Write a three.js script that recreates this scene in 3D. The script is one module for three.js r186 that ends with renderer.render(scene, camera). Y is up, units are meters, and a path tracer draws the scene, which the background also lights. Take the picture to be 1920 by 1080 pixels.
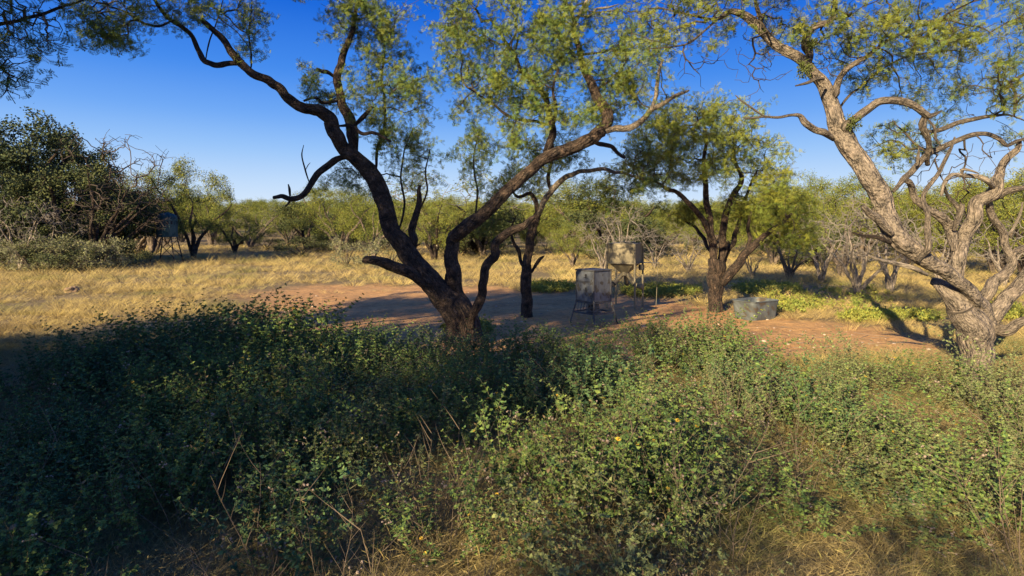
import * as THREE from 'three';
import { ImprovedNoise } from 'three/addons/math/ImprovedNoise.js';
import { mergeGeometries } from 'three/addons/utils/BufferGeometryUtils.js';
import { RoundedBoxGeometry } from 'three/addons/geometries/RoundedBoxGeometry.js';

// ---------------------------------------------------------------- camera, sky, sun, exposure
const F = 1100, HZ = 425, EYE = 2.3;              // focal length and horizon row in photo pixels, eye height in metres
const scene = new THREE.Scene();
const camera = new THREE.PerspectiveCamera(2 * Math.atan(540 / F) * 180 / Math.PI, 1920 / 1080, 0.1, 1500);
camera.position.set(0, EYE, 0);
camera.lookAt(0, EYE, -10);
camera.setViewOffset(1920, 1080, 0, 540 - HZ, 1920, 1080);

const EXPOSURE = 1.9;
const SUN_AZ = 35 * Math.PI / 180, SUN_EL = 22 * Math.PI / 180;     // light travels to the right of the view axis
const sunDir = new THREE.Vector3(-Math.sin(SUN_AZ) * Math.cos(SUN_EL), Math.sin(SUN_EL), Math.cos(SUN_AZ) * Math.cos(SUN_EL));
{
  const W = 512, H = 256, data = new Float32Array(W * H * 4);
  const lin = c => c.map(v => { v /= 255; return v <= 0.04045 ? v / 12.92 : ((v + 0.055) / 1.055) ** 2.4; });
  const stops = [[0, [228, 239, 252]], [2, [214, 232, 252]], [4, [194, 221, 252]], [7, [154, 198, 250]], [10, [114, 171, 246]], [14, [70, 141, 238]], [20, [27, 105, 220]], [30, [24, 92, 198]], [50, [30, 82, 168]], [90, [34, 78, 152]]].map(([e, c]) => [e, lin(c)]);
  for (let j = 0; j < H; j++) {
    const el = Math.max(0, (j + 0.5) / H * 180 - 90);
    let k = 0; while (k < stops.length - 2 && el > stops[k + 1][0]) k++;
    const t = Math.min(1, Math.max(0, (el - stops[k][0]) / (stops[k + 1][0] - stops[k][0])));
    const e = ((j + 0.5) / H - 0.5) * Math.PI;
    for (let i = 0; i < W; i++) {
      const a = ((i + 0.5) / W - 0.5) * 2 * Math.PI, x = Math.cos(e) * Math.cos(a), z = Math.cos(e) * Math.sin(a);
      const ang = Math.acos(Math.min(1, x * sunDir.x + Math.sin(e) * sunDir.y + z * sunDir.z)) * 180 / Math.PI, glow = el > 0 ? 1.6 * Math.exp(-ang / 13) : 0;   // pale air round the low sun
      for (let c = 0; c < 4; c++) data[(j * W + i) * 4 + c] = c === 3 ? 1 : (stops[k][1][c] * (1 - t) + stops[k + 1][1][c] * t + glow * [1, 0.88, 0.68][c]) / EXPOSURE;
    }
  }
  const sky = new THREE.DataTexture(data, W, H, THREE.RGBAFormat, THREE.FloatType);
  sky.mapping = THREE.EquirectangularReflectionMapping; sky.magFilter = THREE.LinearFilter; sky.needsUpdate = true;
  scene.background = sky; scene.environment = sky;
}
const sun = new THREE.DirectionalLight(new THREE.Color().setRGB(1, 0.79, 0.5), 5);
sun.position.copy(sunDir).multiplyScalar(80); sun.castShadow = true;
Object.assign(sun.shadow.camera, { left: -70, right: 70, top: 60, bottom: -60, near: 1, far: 250 });
sun.shadow.mapSize.set(4096, 4096); sun.shadow.radius = 1;
scene.add(sun, sun.target);
const renderer = new THREE.WebGLRenderer({ antialias: true });
renderer.setSize(1024, 576);
renderer.toneMapping = THREE.LinearToneMapping; renderer.toneMappingExposure = EXPOSURE;
renderer.shadowMap.enabled = true;

// ---------------------------------------------------------------- helpers
const V = (x, y, z) => new THREE.Vector3(x, y, z);
const PX = (px, py, d) => V((px - 960) * d / F, EYE + (HZ - py) * d / F, -d);   // a photo pixel at a distance
const rnd = seed => () => { seed = (seed + 0x6D2B79F5) | 0; let t = Math.imul(seed ^ (seed >>> 15), 1 | seed); t = (t + Math.imul(t ^ (t >>> 7), 61 | t)) ^ t; return ((t ^ (t >>> 14)) >>> 0) / 4294967296; };
const NOISE = new ImprovedNoise();
const nz = (x, y, z = 0) => NOISE.noise(x, y, z);
const fbm = (x, y, z = 0, o = 4) => { let s = 0, a = 0.5; for (let i = 0; i < o; i++) { s += a * nz(x, y, z + i * 7.3); x *= 2.03; y *= 2.03; z *= 2.03; a *= 0.5; } return s; };
const smooth = (a, b, x) => { const t = Math.min(1, Math.max(0, (x - a) / (b - a))); return t * t * (3 - 2 * t); };
const lerpTable = (tab, x) => { if (x <= tab[0][0]) return tab[0][1]; for (let i = 1; i < tab.length; i++) if (x <= tab[i][0]) { const [a, b] = [tab[i - 1], tab[i]]; return a[1] + (b[1] - a[1]) * (x - a[0]) / (b[0] - a[0]); } return tab[tab.length - 1][1]; };
const counts = {};
const numbered = name => { const n = counts[name] = (counts[name] ?? -1) + 1; return n ? `${name}_${String(n).padStart(3, '0')}` : name; };
function tag(o, label, category, group, kind) { o.userData = { label, category }; if (group) o.userData.group = group; if (kind) o.userData.kind = kind; return o; }
function thing(name, pos, label, category, group) { const g = new THREE.Group(); g.name = numbered(name); g.position.copy(pos); scene.add(g); return tag(g, label, category, group); }
function part(parent, name, geo, mat, kind) { const m = new THREE.Mesh(geo, mat); m.name = name; m.castShadow = m.receiveShadow = true; if (kind) m.userData.kind = kind; parent.add(m); return m; }
function dup(root, pos, turn, scale, label, group) {
  const r = root.clone(); r.name = numbered(root.name.replace(/_\d{3}$/, '')); r.position.copy(pos); r.rotation.set(0, turn, 0);
  if (typeof scale === 'number') r.scale.setScalar(scale); else r.scale.set(...scale);
  r.userData = { ...root.userData }; if (label) r.userData.label = label; if (group) r.userData.group = group; scene.add(r); return r;
}
function texture(w, h, fn, srgb = true) {
  const d = new Uint8Array(w * h * 4);
  for (let j = 0; j < h; j++) for (let i = 0; i < w; i++) { const c = fn(i / w, j / h); const k = (j * w + i) * 4; d[k] = c[0]; d[k + 1] = c[1]; d[k + 2] = c[2]; d[k + 3] = 255; }
  const t = new THREE.DataTexture(d, w, h); t.wrapS = t.wrapT = THREE.RepeatWrapping; t.magFilter = THREE.LinearFilter; t.minFilter = THREE.LinearMipmapLinearFilter; t.generateMipmaps = true;
  if (srgb) t.colorSpace = THREE.SRGBColorSpace; t.needsUpdate = true; return t;
}
// tiling value noise, period in cells
const lat = (i, j, s) => { let h = Math.imul(i, 374761393) ^ Math.imul(j, 668265263) ^ Math.imul(s, 1274126177); h = Math.imul(h ^ (h >>> 13), 1274126177); return ((h ^ (h >>> 16)) >>> 0) / 4294967296; };
function tn(u, v, pu, pv, s) { const x = u * pu, y = v * pv, i = Math.floor(x), j = Math.floor(y); let a = x - i, b = y - j; a = a * a * (3 - 2 * a); b = b * b * (3 - 2 * b); const i0 = ((i % pu) + pu) % pu, i1 = (i0 + 1) % pu, j0 = ((j % pv) + pv) % pv, j1 = (j0 + 1) % pv; return (lat(i0, j0, s) * (1 - a) + lat(i1, j0, s) * a) * (1 - b) + (lat(i0, j1, s) * (1 - a) + lat(i1, j1, s) * a) * b; }
const tfbm = (u, v, pu, pv, s, o = 4) => { let t = 0, a = 0.5; for (let k = 0; k < o; k++) { t += a * tn(u, v, pu, pv, s + k); pu *= 2; pv *= 2; a *= 0.5; } return t / (1 - 0.5 ** o); };

class GB {                                        // collects triangles of one part
  constructor() { this.p = []; this.u = []; this.i = []; this.c = []; }
  get n() { return this.p.length / 3; }
  v(p, u = 0, w = 0, c) { this.p.push(p.x, p.y, p.z); this.u.push(u, w); if (c) this.c.push(c[0], c[1], c[2]); return this.n - 1; }
  build() {
    const g = new THREE.BufferGeometry();
    g.setAttribute('position', new THREE.Float32BufferAttribute(this.p, 3)); g.setAttribute('uv', new THREE.Float32BufferAttribute(this.u, 2));
    if (this.c.length) g.setAttribute('color', new THREE.Float32BufferAttribute(this.c, 3));
    g.setIndex(this.i); g.computeVertexNormals(); return g;
  }
}
// a tapering tube through points {p, r}; ridge = depth of bark furrows as a share of the radius
function tube(gb, pts, radial, ridge = 0, seed = 0, wob = 0) {
  const n = pts.length; if (n < 2) return;
  let len = 0, up = null; const rows = [];
  for (let k = 0; k < n; k++) {
    const t = pts[Math.min(n - 1, k + 1)].p.clone().sub(pts[Math.max(0, k - 1)].p).normalize();
    if (!up) { up = Math.abs(t.y) < 0.9 ? V(0, 1, 0) : V(1, 0, 0); }
    up = up.clone().addScaledVector(t, -up.dot(t)).normalize();
    const side = t.clone().cross(up);
    if (k) len += pts[k].p.distanceTo(pts[k - 1].p);
    const r = pts[k].r, row = [];
    for (let a = 0; a <= radial; a++) {
      const th = a / radial * Math.PI * 2, cx = Math.cos(th), sx = Math.sin(th);
      let rr = r;
      if (ridge) {
        const f = 1 / 0.1;
        const g = Math.abs(nz(cx * r * f + seed, sx * r * f + seed * 1.7, len * 4.5)) * 1.6 + 0.5 * Math.abs(nz(cx * r * f * 2.1 - seed, sx * r * f * 2.1, len * 9));
        rr = r * (1 + wob * (nz(cx * 1.1 + seed, sx * 1.1, len * 1.9 + seed) + 0.5 * nz(cx * 2 + seed, sx * 2, len * 4.7))) + ridge * (g - 0.45);
      }
      row.push(gb.v(pts[k].p.clone().addScaledVector(up, cx * rr).addScaledVector(side, sx * rr), a / radial * Math.max(1, Math.round(r * 2 * Math.PI / 0.7)), len / 0.7));
    }
    rows.push(row);
  }
  for (let k = 0; k < n - 1; k++) for (let a = 0; a < radial; a++) { const A = rows[k][a], B = rows[k][a + 1], C = rows[k + 1][a], D = rows[k + 1][a + 1]; gb.i.push(A, C, B, B, C, D); }
  for (const [e, fl] of [[0, 1], [n - 1, 0]]) { const c = gb.v(pts[e].p, 0.5, 0); for (let a = 0; a < radial; a++) fl ? gb.i.push(c, rows[e][a], rows[e][a + 1]) : gb.i.push(c, rows[e][a + 1], rows[e][a]); }
}
// resample control points [x,y,z,r] as a smooth curve
function curve(ctrl, step, jitter = 0, seed = 0) {
  const c = new THREE.CatmullRomCurve3(ctrl.map(q => V(q[0], q[1], q[2])), false, 'centripetal');
  const L = c.getLength(), n = Math.max(3, Math.ceil(L / step)), out = [];
  const seg = [0]; for (let i = 1; i < ctrl.length; i++) seg.push(seg[i - 1] + Math.hypot(ctrl[i][0] - ctrl[i - 1][0], ctrl[i][1] - ctrl[i - 1][1], ctrl[i][2] - ctrl[i - 1][2]));
  for (let k = 0; k <= n; k++) {
    const t = k / n, p = c.getPoint(t), q = t * (ctrl.length - 1), i = Math.min(ctrl.length - 2, Math.floor(q)), f = q - i;
    const r = ctrl[i][3] * (1 - f) + ctrl[i + 1][3] * f;
    if (jitter) { const s = t * L; p.x += jitter * r * nz(s * 2.3, seed, 1); p.y += jitter * r * nz(s * 2.3, seed, 5); p.z += jitter * r * nz(s * 2.3, seed, 9); }
    out.push({ p, r });
  }
  return out;
}
// branches that grow from limb points to points scattered in the crown (Prim's tree with a cost on path length)
function grow(sources, targets, o, rng) {
  const nodes = sources.map(s => ({ p: s.p, len: s.len ?? 0, par: -1, src: true, r: s.r, kids: [] }));
  const best = targets.map(() => [1e9, -1]), done = new Uint8Array(targets.length);
  const relax = k => { const n = nodes[k]; for (let i = 0; i < targets.length; i++) if (!done[i]) { const t = targets[i], dx = t.x - n.p.x, dy = t.y - n.p.y, dz = t.z - n.p.z, c = Math.sqrt(dx * dx + dy * dy + dz * dz) + o.bf * n.len; if (c < best[i][0]) best[i] = [c, k]; } };
  nodes.forEach((_, k) => relax(k));
  for (let it = 0; it < targets.length; it++) {
    let bi = -1, bc = 1e9; for (let i = 0; i < targets.length; i++) if (!done[i] && best[i][0] < bc) { bc = best[i][0]; bi = i; }
    if (bi < 0) break; done[bi] = 1;
    let k = best[bi][1]; const a = nodes[k].p.clone(), b = targets[bi], L = a.distanceTo(b);
    if (L > o.reach) continue;
    const m = Math.max(1, Math.round(L / o.seg));
    const bend = V(rng() - 0.5, rng() * 0.7 - (o.sag ?? 0.1), rng() - 0.5).multiplyScalar(L * o.bend);
    for (let s = 1; s <= m; s++) {
      const f = s / m, q = a.clone().lerp(b, f).addScaledVector(bend, Math.sin(Math.PI * f));
      if (s < m) q.add(V(rng() - 0.5, rng() - 0.5, rng() - 0.5).multiplyScalar(o.seg * o.kink));
      const nd = { p: q, len: nodes[k].len + L / m, par: k, r: 0, kids: [] };
      nodes.push(nd); nodes[k].kids.push(nodes.length - 1); k = nodes.length - 1; relax(k);
    }
  }
  for (let k = nodes.length - 1; k >= 0; k--) {
    const n = nodes[k]; if (n.src) continue;
    if (!n.kids.length) n.r = o.tip; else { let s = 0; for (const c of n.kids) s += nodes[c].r ** o.pipe; n.r = Math.min(o.rmax, s ** (1 / o.pipe) + o.tip * 0.05); }
  }
  return nodes;
}
function chains(nodes) {
  const out = [];
  nodes.forEach((n, k) => {
    if (n.src) return; const pr = nodes[n.par];
    let main = -1; if (!pr.src) main = pr.kids.reduce((a, b) => nodes[b].r > nodes[a].r ? b : a, pr.kids[0]);
    if (!pr.src && main === k) return;
    const ch = [{ p: pr.p, r: Math.min(n.r * 1.25, pr.r) }]; let c = k;
    while (true) { ch.push({ p: nodes[c].p, r: nodes[c].r }); const kk = nodes[c].kids; if (!kk.length) break; c = kk.reduce((a, b) => nodes[b].r > nodes[a].r ? b : a, kk[0]); }
    out.push(ch);
  });
  return out;
}
const inBlob = (b, rng) => { const g = () => (rng() + rng() + rng() - 1.5) * 0.95; return V(b[0] + g() * b[3], b[1] + g() * b[4], b[2] + g() * (b[5] ?? b[3])); };

// ---------------------------------------------------------------- materials
const barkBump = texture(512, 512, (u, v) => { const w = tfbm(u, v, 4, 3, 5, 3) * 0.25; const a = Math.abs(tfbm(u + w * 0.2, v, 14, 5, 9, 3) - 0.5) * 4, b = tfbm(u, v, 44, 26, 3, 4), e = Math.abs(tfbm(u, v, 9, 16, 41, 3) - 0.5) * 3; const c = Math.min(255, (a * 0.55 + b * 0.5 + e * 0.25) * 215); return [c, c, c]; }, false);
const barkTex = (base, spread, fleck, cover = 0) => texture(512, 512, (u, v) => {
  const a = tfbm(u, v, 9, 5, 21, 5), b = tfbm(u, v, 52, 22, 33, 3), m = tfbm(u, v, 5, 5, 77, 3), l = cover ? tfbm(u, v, 80, 44, 90, 4) : tfbm(u, v, 26, 22, 90, 3);
  const k = 1 + spread * ((a - 0.5) * 1.4 + (b - 0.5) * 1.1), f = fleck * (cover ? smooth(0.36, 0.74, l) * smooth(0.2, 0.5, m) : smooth(0.62, 0.72, l) * smooth(0.42, 0.6, m));
  return [0, 1, 2].map(c => Math.max(0, Math.min(255, base[c] * k * (1 - f) + f * [188, 174, 150][c])));
});
const std = (o) => new THREE.MeshStandardMaterial({ roughness: 0.95, metalness: 0, ...o });
const M = {
  barkDark: std({ map: barkTex([68, 56, 46], 1.0, 0.25), bumpMap: barkBump, bumpScale: 0.07 }),
  barkWeathered: std({ map: barkTex([108, 98, 86], 0.8, 0.5, 1), bumpMap: barkBump, bumpScale: 0.045 }),
  barkGrey: std({ map: barkTex([108, 96, 82], 0.8, 0.3), bumpMap: barkBump, bumpScale: 0.03 }),
  deadWood: std({ map: barkTex([140, 129, 113], 0.7, 0.4), bumpMap: barkBump, bumpScale: 0.02 }),
  twigDark: std({ color: new THREE.Color().setRGB(0.075, 0.058, 0.043) }),
  
  twigGrey: std({ color: new THREE.Color().setRGB(0.21, 0.187, 0.155) }),
};
const leafMat = (r, g, b) => new THREE.MeshStandardMaterial({ color: new THREE.Color().setRGB(r, g, b), roughness: 0.85, side: THREE.DoubleSide });
const leafVC = () => new THREE.MeshStandardMaterial({ color: 0xffffff, vertexColors: true, roughness: 0.85, side: THREE.DoubleSide });
M.leafInst = leafMat(1, 1, 1, 0.4);
M.leafMerged = leafVC(0.35);
M.weedLeaf = leafVC(0.3);
M.blade = new THREE.MeshStandardMaterial({ color: 0xffffff, vertexColors: true, roughness: 0.8, side: THREE.DoubleSide });
M.stem = std({ color: new THREE.Color().setRGB(0.17, 0.16, 0.085) });
M.dry = std({ color: new THREE.Color().setRGB(0.19, 0.145, 0.1) });
M.petal = leafMat(0.62, 0.40, 0.03);
M.seed = std({ color: new THREE.Color().setRGB(0.36, 0.28, 0.21) });
M.disc = std({ color: new THREE.Color().setRGB(0.35, 0.17, 0.03) });

// ---------------------------------------------------------------- ground
const dirtTop = [[300, 582], [400, 560], [480, 543], [560, 538], [700, 533], [850, 535], [1000, 543], [1130, 556], [1240, 558], [1320, 572], [1450, 592], [1560, 607], [1660, 618], [1760, 640], [1800, 662], [1820, 690]];
const dirtLow = [[300, 586], [380, 640], [480, 700], [1180, 720], [1420, 690], [1560, 668], [1680, 668], [1780, 676], [1820, 692]];
const toPix = (x, z) => { const d = Math.max(0.5, -z); return [960 + x * F / d, HZ + EYE * F / d, d]; };
function dirtAt(x, z) {
  if (z > -6) return 0; const [px, py] = toPix(x, z);
  const w = 9 * nz(x * 0.6, z * 0.6) + 8 * nz(x * 1.7, z * 1.7, 4) + 5 * nz(x * 4.1, z * 4.1, 7);
  return smooth(-5, 5, py + w - lerpTable(dirtTop, px)) * smooth(-6, 6, lerpTable(dirtLow, px) - py + w) * smooth(400, 560, px + 6 * w);
}
function gh(x, z) {
  const d = Math.hypot(x, z), dt = dirtAt(x, z);
  let h = 0.05 * fbm(x * 0.25, z * 0.25, 2, 3) + (0.035 - 0.02 * dt) * fbm(x * 1.7, z * 1.7, 8, 3);
  h += 4.2 * smooth(95, 230, d) + 0.5 * fbm(x * 0.02, z * 0.02, 3, 2) * smooth(40, 120, d) - 0.05 * dt;
  if (dt > 0.1) h += dt * (0.035 * nz(x * 0.5, (z + 0.12 * x) * 3.4, 6) + 0.03 * Math.abs(nz(x * 5, z * 5, 3)));          // old wheel and hoof tracks
  return h;
}
{
  const N = 360, xs = [], k = 5.2, R = 420; for (let i = 0; i <= N; i++) { const t = i / N * 2 - 1; xs.push(R * Math.sinh(k * t) / Math.sinh(k)); }
  const gb = new GB();
  for (let j = 0; j <= N; j++) for (let i = 0; i <= N; i++) {
    const x = xs[i], z = xs[j] - 11, dt = dirtAt(x, z), n = fbm(x * 0.35, z * 0.35, 1, 4), n2 = fbm(x * 2.4, z * 2.4, 5, 3);
    const tr = 0.08 * smooth(-0.1, 0.5, nz(x * 0.35, (z + 0.12 * x) * 2.6, 6)) - 0.1 * smooth(0.15, 0.45, fbm(x * 1.3, z * 1.3, 44, 3)), soil = [0.60 + 0.14 * n + 0.12 * n2 + tr, 0.345 + 0.1 * n + 0.09 * n2 + tr * 0.8, 0.132 + 0.04 * n + 0.04 * n2 + tr * 0.4];
    const g = 0.5 + 0.9 * n, litter = [0.27 + 0.05 * n2 - 0.05 * g, 0.20 + 0.04 * n2 - 0.02 * g, 0.095 + 0.02 * n2 - 0.01 * g];
    gb.v(V(x, gh(x, z), z), x / 2.2, z / 2.2, soil.map((s, c) => s * dt + litter[c] * (1 - dt)));
  }
  for (let j = 0; j < N; j++) for (let i = 0; i < N; i++) { const a = j * (N + 1) + i, b = a + 1, c = a + N + 1, d = c + 1; gb.i.push(a, c, b, b, c, d); }
  const grain = texture(512, 512, (u, v) => { const a = tfbm(u, v, 18, 18, 3, 5), b = tn(u, v, 170, 170, 8), p = tn(u, v, 60, 60, 15); let k = 238 + (a - 0.5) * 70 + (b - 0.5) * 40; if (p > 0.86) k -= 40; if (p < 0.08) k += 20; k = Math.min(255, k); return [k, k * 0.985, k * 0.96]; });
  const bump = texture(512, 512, (u, v) => { const a = tfbm(u, v, 14, 14, 3, 5), b = tn(u, v, 120, 120, 8), p = smooth(0.8, 0.95, tn(u, v, 60, 60, 15)); const k = Math.min(255, 255 * (a * 0.6 + b * 0.2 + p * 0.25)); return [k, k, k]; }, false);
  const m = new THREE.Mesh(gb.build(), std({ vertexColors: true, map: grain, bumpMap: bump, bumpScale: 0.04, roughness: 1 }));
  m.name = 'ground'; m.receiveShadow = true; scene.add(m); tag(m, 'sandy reddish ground with a bare dirt clearing and dry grass litter', 'ground', null, 'structure');
}
const onGround = (x, z, sink = 0) => V(x, gh(x, z) - sink, z);
const ground = (px, d) => onGround((px - 960) * d / F, -d);

// ---------------------------------------------------------------- leaves
const leafQuad = (gb, at, dir, side, L, W, c) => {   // a folded lance-shaped leaf
  const nrm = dir.clone().cross(side).normalize(), m = at.clone().addScaledVector(dir, L * 0.45), t = at.clone().addScaledVector(dir, L).addScaledVector(nrm, -L * 0.12);
  const a = gb.v(at, 0, 0, c), b = gb.v(m.clone().addScaledVector(side, W).addScaledVector(nrm, W * 0.25), 0, 0, c), d = gb.v(m.clone().addScaledVector(side, -W).addScaledVector(nrm, W * 0.25), 0, 0, c), e = gb.v(t, 0, 0, c);
  gb.i.push(a, b, e, a, e, d);
};
const rv = rng => { const t = rng() * Math.PI * 2, y = rng() * 2 - 1, s = Math.sqrt(1 - y * y); return V(s * Math.cos(t), y, s * Math.sin(t)); };
const perp = (d, rng) => { const r = rv(rng); return r.addScaledVector(d, -r.dot(d)).normalize(); };
function mesquiteFrond(seed, leaves = 6) {            // a twig end with feathery twice-divided leaves
  const rng = rnd(seed), gb = new GB();
  for (let l = 0; l < leaves; l++) {
    const base = V(0, 0.02 + 0.34 * l / leaves, 0), out = perp(V(0, 1, 0), rng).addScaledVector(V(0, 1, 0), 0.25 + 0.6 * rng()).normalize();
    const side0 = perp(out, rng);
    for (const s of [-1, 1]) {
      const ax = out.clone().addScaledVector(side0, 0.45 * s).normalize(), len = 0.09 + 0.05 * rng(), side = ax.clone().cross(perp(ax, rng)).normalize();
      const st = base.clone().addScaledVector(out, 0.03);
      for (let k = 0; k < 8; k++) { const q = st.clone().addScaledVector(ax, len * (k + 0.6) / 8).add(V(0, -0.03 * (k / 8) ** 2, 0)); for (const w of [-1, 1]) { const dd = side.clone().multiplyScalar(w).addScaledVector(ax, 0.45).add(V(0, -0.25, 0)).normalize(); leafQuad(gb, q, dd, ax, 0.03 + 0.014 * rng(), 0.0042); } }
    }
  }
  const g = gb.build(); return g;
}
const FRONDS = [mesquiteFrond(11, 6), mesquiteFrond(12, 4)];
function leafClump(gb, at, dir, rng, n, size, aspect, col, spread) {
  for (let k = 0; k < n; k++) {
    const d = rv(rng).addScaledVector(dir, 0.8).normalize(), s = perp(d, rng), L = size * (0.7 + 0.6 * rng()), j = 0.8 + 0.4 * rng();
    leafQuad(gb, at.clone().add(rv(rng).multiplyScalar(spread * Math.cbrt(rng()))), d, s, L, L * aspect, col.map(v => v * j));
  }
}
// places along thin branches where leaves sit
function leafSites(chs, rmax, step, rng, minY = -1e9) {
  const out = [];
  for (const ch of chs) for (let k = 1; k < ch.length; k++) {
    if (ch[k].r > rmax) continue; const a = ch[k - 1].p, b = ch[k].p, L = a.distanceTo(b), n = Math.max(1, Math.round(L / step + rng() - 0.5)), d = b.clone().sub(a).normalize();
    for (let s = 0; s < n; s++) { const p = a.clone().lerp(b, (s + rng()) / n); if (p.y > minY) out.push({ p, d, end: k === ch.length - 1 }); }
  }
  return out;
}
function frondCrown(parent, sites, rng, tint, scale, droop = 0.65, geo = 0) {
  const m = new THREE.InstancedMesh(FRONDS[geo], M.leafInst, sites.length), q = new THREE.Quaternion(), c = new THREE.Color(), Y = V(0, 1, 0), mat = new THREE.Matrix4();
  sites.forEach((s, i) => {
    const d = s.d.clone().multiplyScalar(0.7).add(rv(rng).multiplyScalar(0.75)).add(V(0, -droop, 0)).normalize();
    q.setFromUnitVectors(Y, d).multiply(new THREE.Quaternion().setFromAxisAngle(Y, rng() * 6.28));
    const k = scale * (0.7 + 0.6 * rng()); mat.compose(s.p, q, V(k, k, k)); m.setMatrixAt(i, mat);
    const t = tint(rng, s.p); m.setColorAt(i, c.setRGB(t[0], t[1], t[2]));
  });
  m.name = 'crown'; m.userData.kind = 'stuff'; m.castShadow = m.receiveShadow = true; parent.add(m); return m;
}
const mesqTint = (g = 1, y = 0.5) => rng => { const t = Math.min(1, Math.max(0, y + (rng() - 0.5) * 0.9)), j = (0.75 + 0.5 * rng()) * g; return [(0.075 + 0.1 * t) * j, (0.135 + 0.05 * t) * j, (0.026 - 0.006 * t) * j]; };

// ---------------------------------------------------------------- the big mesquites, traced limb by limb
// limb: [material, is part of leafy skeleton, [px, py, half width px, depth offset m] ...]
function tracedTree(o) {
  const base = PX(o.base[0], 0, o.d).setY(0); base.y = gh(base.x, base.z);
  const t = thing(o.name, base, o.label, 'tree'), rng = rnd(o.seed), src = [];
  const loc = (px, py, off) => PX(px, py, o.d + off).sub(base);
  o.limbs.forEach(([name, mat, leafy, ...pts], li) => {
    const ctrl = pts.map(([px, py, r, off = 0]) => { const q = loc(px, py, off); return [q.x, q.y, q.z, (o.slim ?? 0.84) * r * (o.d + off) / F]; });
    if (li) ctrl[0][3] *= 0.55;                           // a limb starts inside the wood it grows from
    const big = Math.max(ctrl[0][3], ctrl[1][3]) > 0.1, cv = curve(ctrl, big ? 0.05 : 0.05, big ? 0.5 : 1.6, li * 3.1 + o.seed), gb = new GB();
    tube(gb, cv, big ? 36 : ctrl[0][3] > 0.04 ? 16 : 8, Math.min(o.ridge ?? 0.016, ctrl[0][3] * 0.16), li * 5.3 + o.seed, 0.1);
    part(t, name, gb.build(), mat);
    if (leafy) cv.forEach((c, k) => { if (k % 3 === 0 && k > cv.length * leafy * 0.3) src.push({ p: c.p, r: c.r, len: leafy === 1 ? 0 : 0.1 }); });
  });
  const targets = [], bare = [];
  for (const [px, py, rx, ry, n, off = 0, rz = 1.2] of o.blobs) { const c = loc(px, py, off), s = (o.d + off) / F; for (let k = 0; k < n; k++) targets.push(inBlob([c.x, c.y, c.z, rx * s, ry * s, rz], rng)); }
  const nodes = grow(src, targets, { bf: 0.25, reach: 6, seg: 0.16, bend: 0.2, kink: 0.4, tip: 0.0048, pipe: 2.1, rmax: 0.06, sag: 0.25 }, rng);
  const chs = chains(nodes), gb = new GB();
  for (const ch of chs) tube(gb, ch, ch[0].r > 0.02 ? 6 : ch[0].r > 0.008 ? 4 : 3);
  const tw = part(t, 'twig_mass', gb.build(), o.twig, 'stuff');
  let sites = leafSites(chs, 0.014, o.leafStep, rng, 1.2); sites = sites.filter(q => rng() > (o.thin ?? 0) * 2 * smooth(-0.35, 0.3, -nz(q.p.x * 2.1, q.p.y * 2.1, q.p.z * 2.1 + o.seed)));
  if (o.keep) sites = sites.filter(q => rng() < o.keep(q.p.x + base.x, q.p.y + base.y, -(q.p.z + base.z)));
  frondCrown(t, sites, rng, o.tint, o.leafScale ?? 1.15);
  (o.bareBlobs ?? []).length && (() => {                 // hanging bare twigs
    const tg = []; for (const [px, py, rx, ry, n, off = 0] of o.bareBlobs) { const c = loc(px, py, off), s = (o.d + off) / F; for (let k = 0; k < n; k++) tg.push(inBlob([c.x, c.y, c.z, rx * s, ry * s, 0.6], rng)); }
    const c2 = chains(grow(src, tg, { bf: 0.15, reach: 5, seg: 0.1, bend: 0.15, kink: 0.7, tip: 0.0035, pipe: 2.4, rmax: 0.02, sag: 0.6 }, rng)), g2 = new GB();
    for (const ch of c2) tube(g2, ch, 4); part(t, 'bare_twig_mass', g2.build(), o.bareTwig ?? o.twig, 'stuff');
  })();
  for (const [px, py, rad, off = -0.2] of o.mistletoe ?? []) {
    const c = loc(px, py, off), g2 = new GB(), s = rad * o.d / F; for (let k = 0; k < 55; k++) { const p = inBlob([c.x, c.y, c.z, s, s, s], rng); leafClump(g2, p, V(0, 0.3, 0), rng, 9, 0.032, 0.26, [0.10, 0.125, 0.025], 0.05); }
    part(t, 'mistletoe', g2.build(), M.leafMerged, 'stuff');
  }
  console.log(o.name, 'targets', targets.length, 'sites', sites.length, 'twig verts', gb.n);
  return t;
}
const D = M.barkDark, B = M.barkWeathered, W = M.deadWood;
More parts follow.
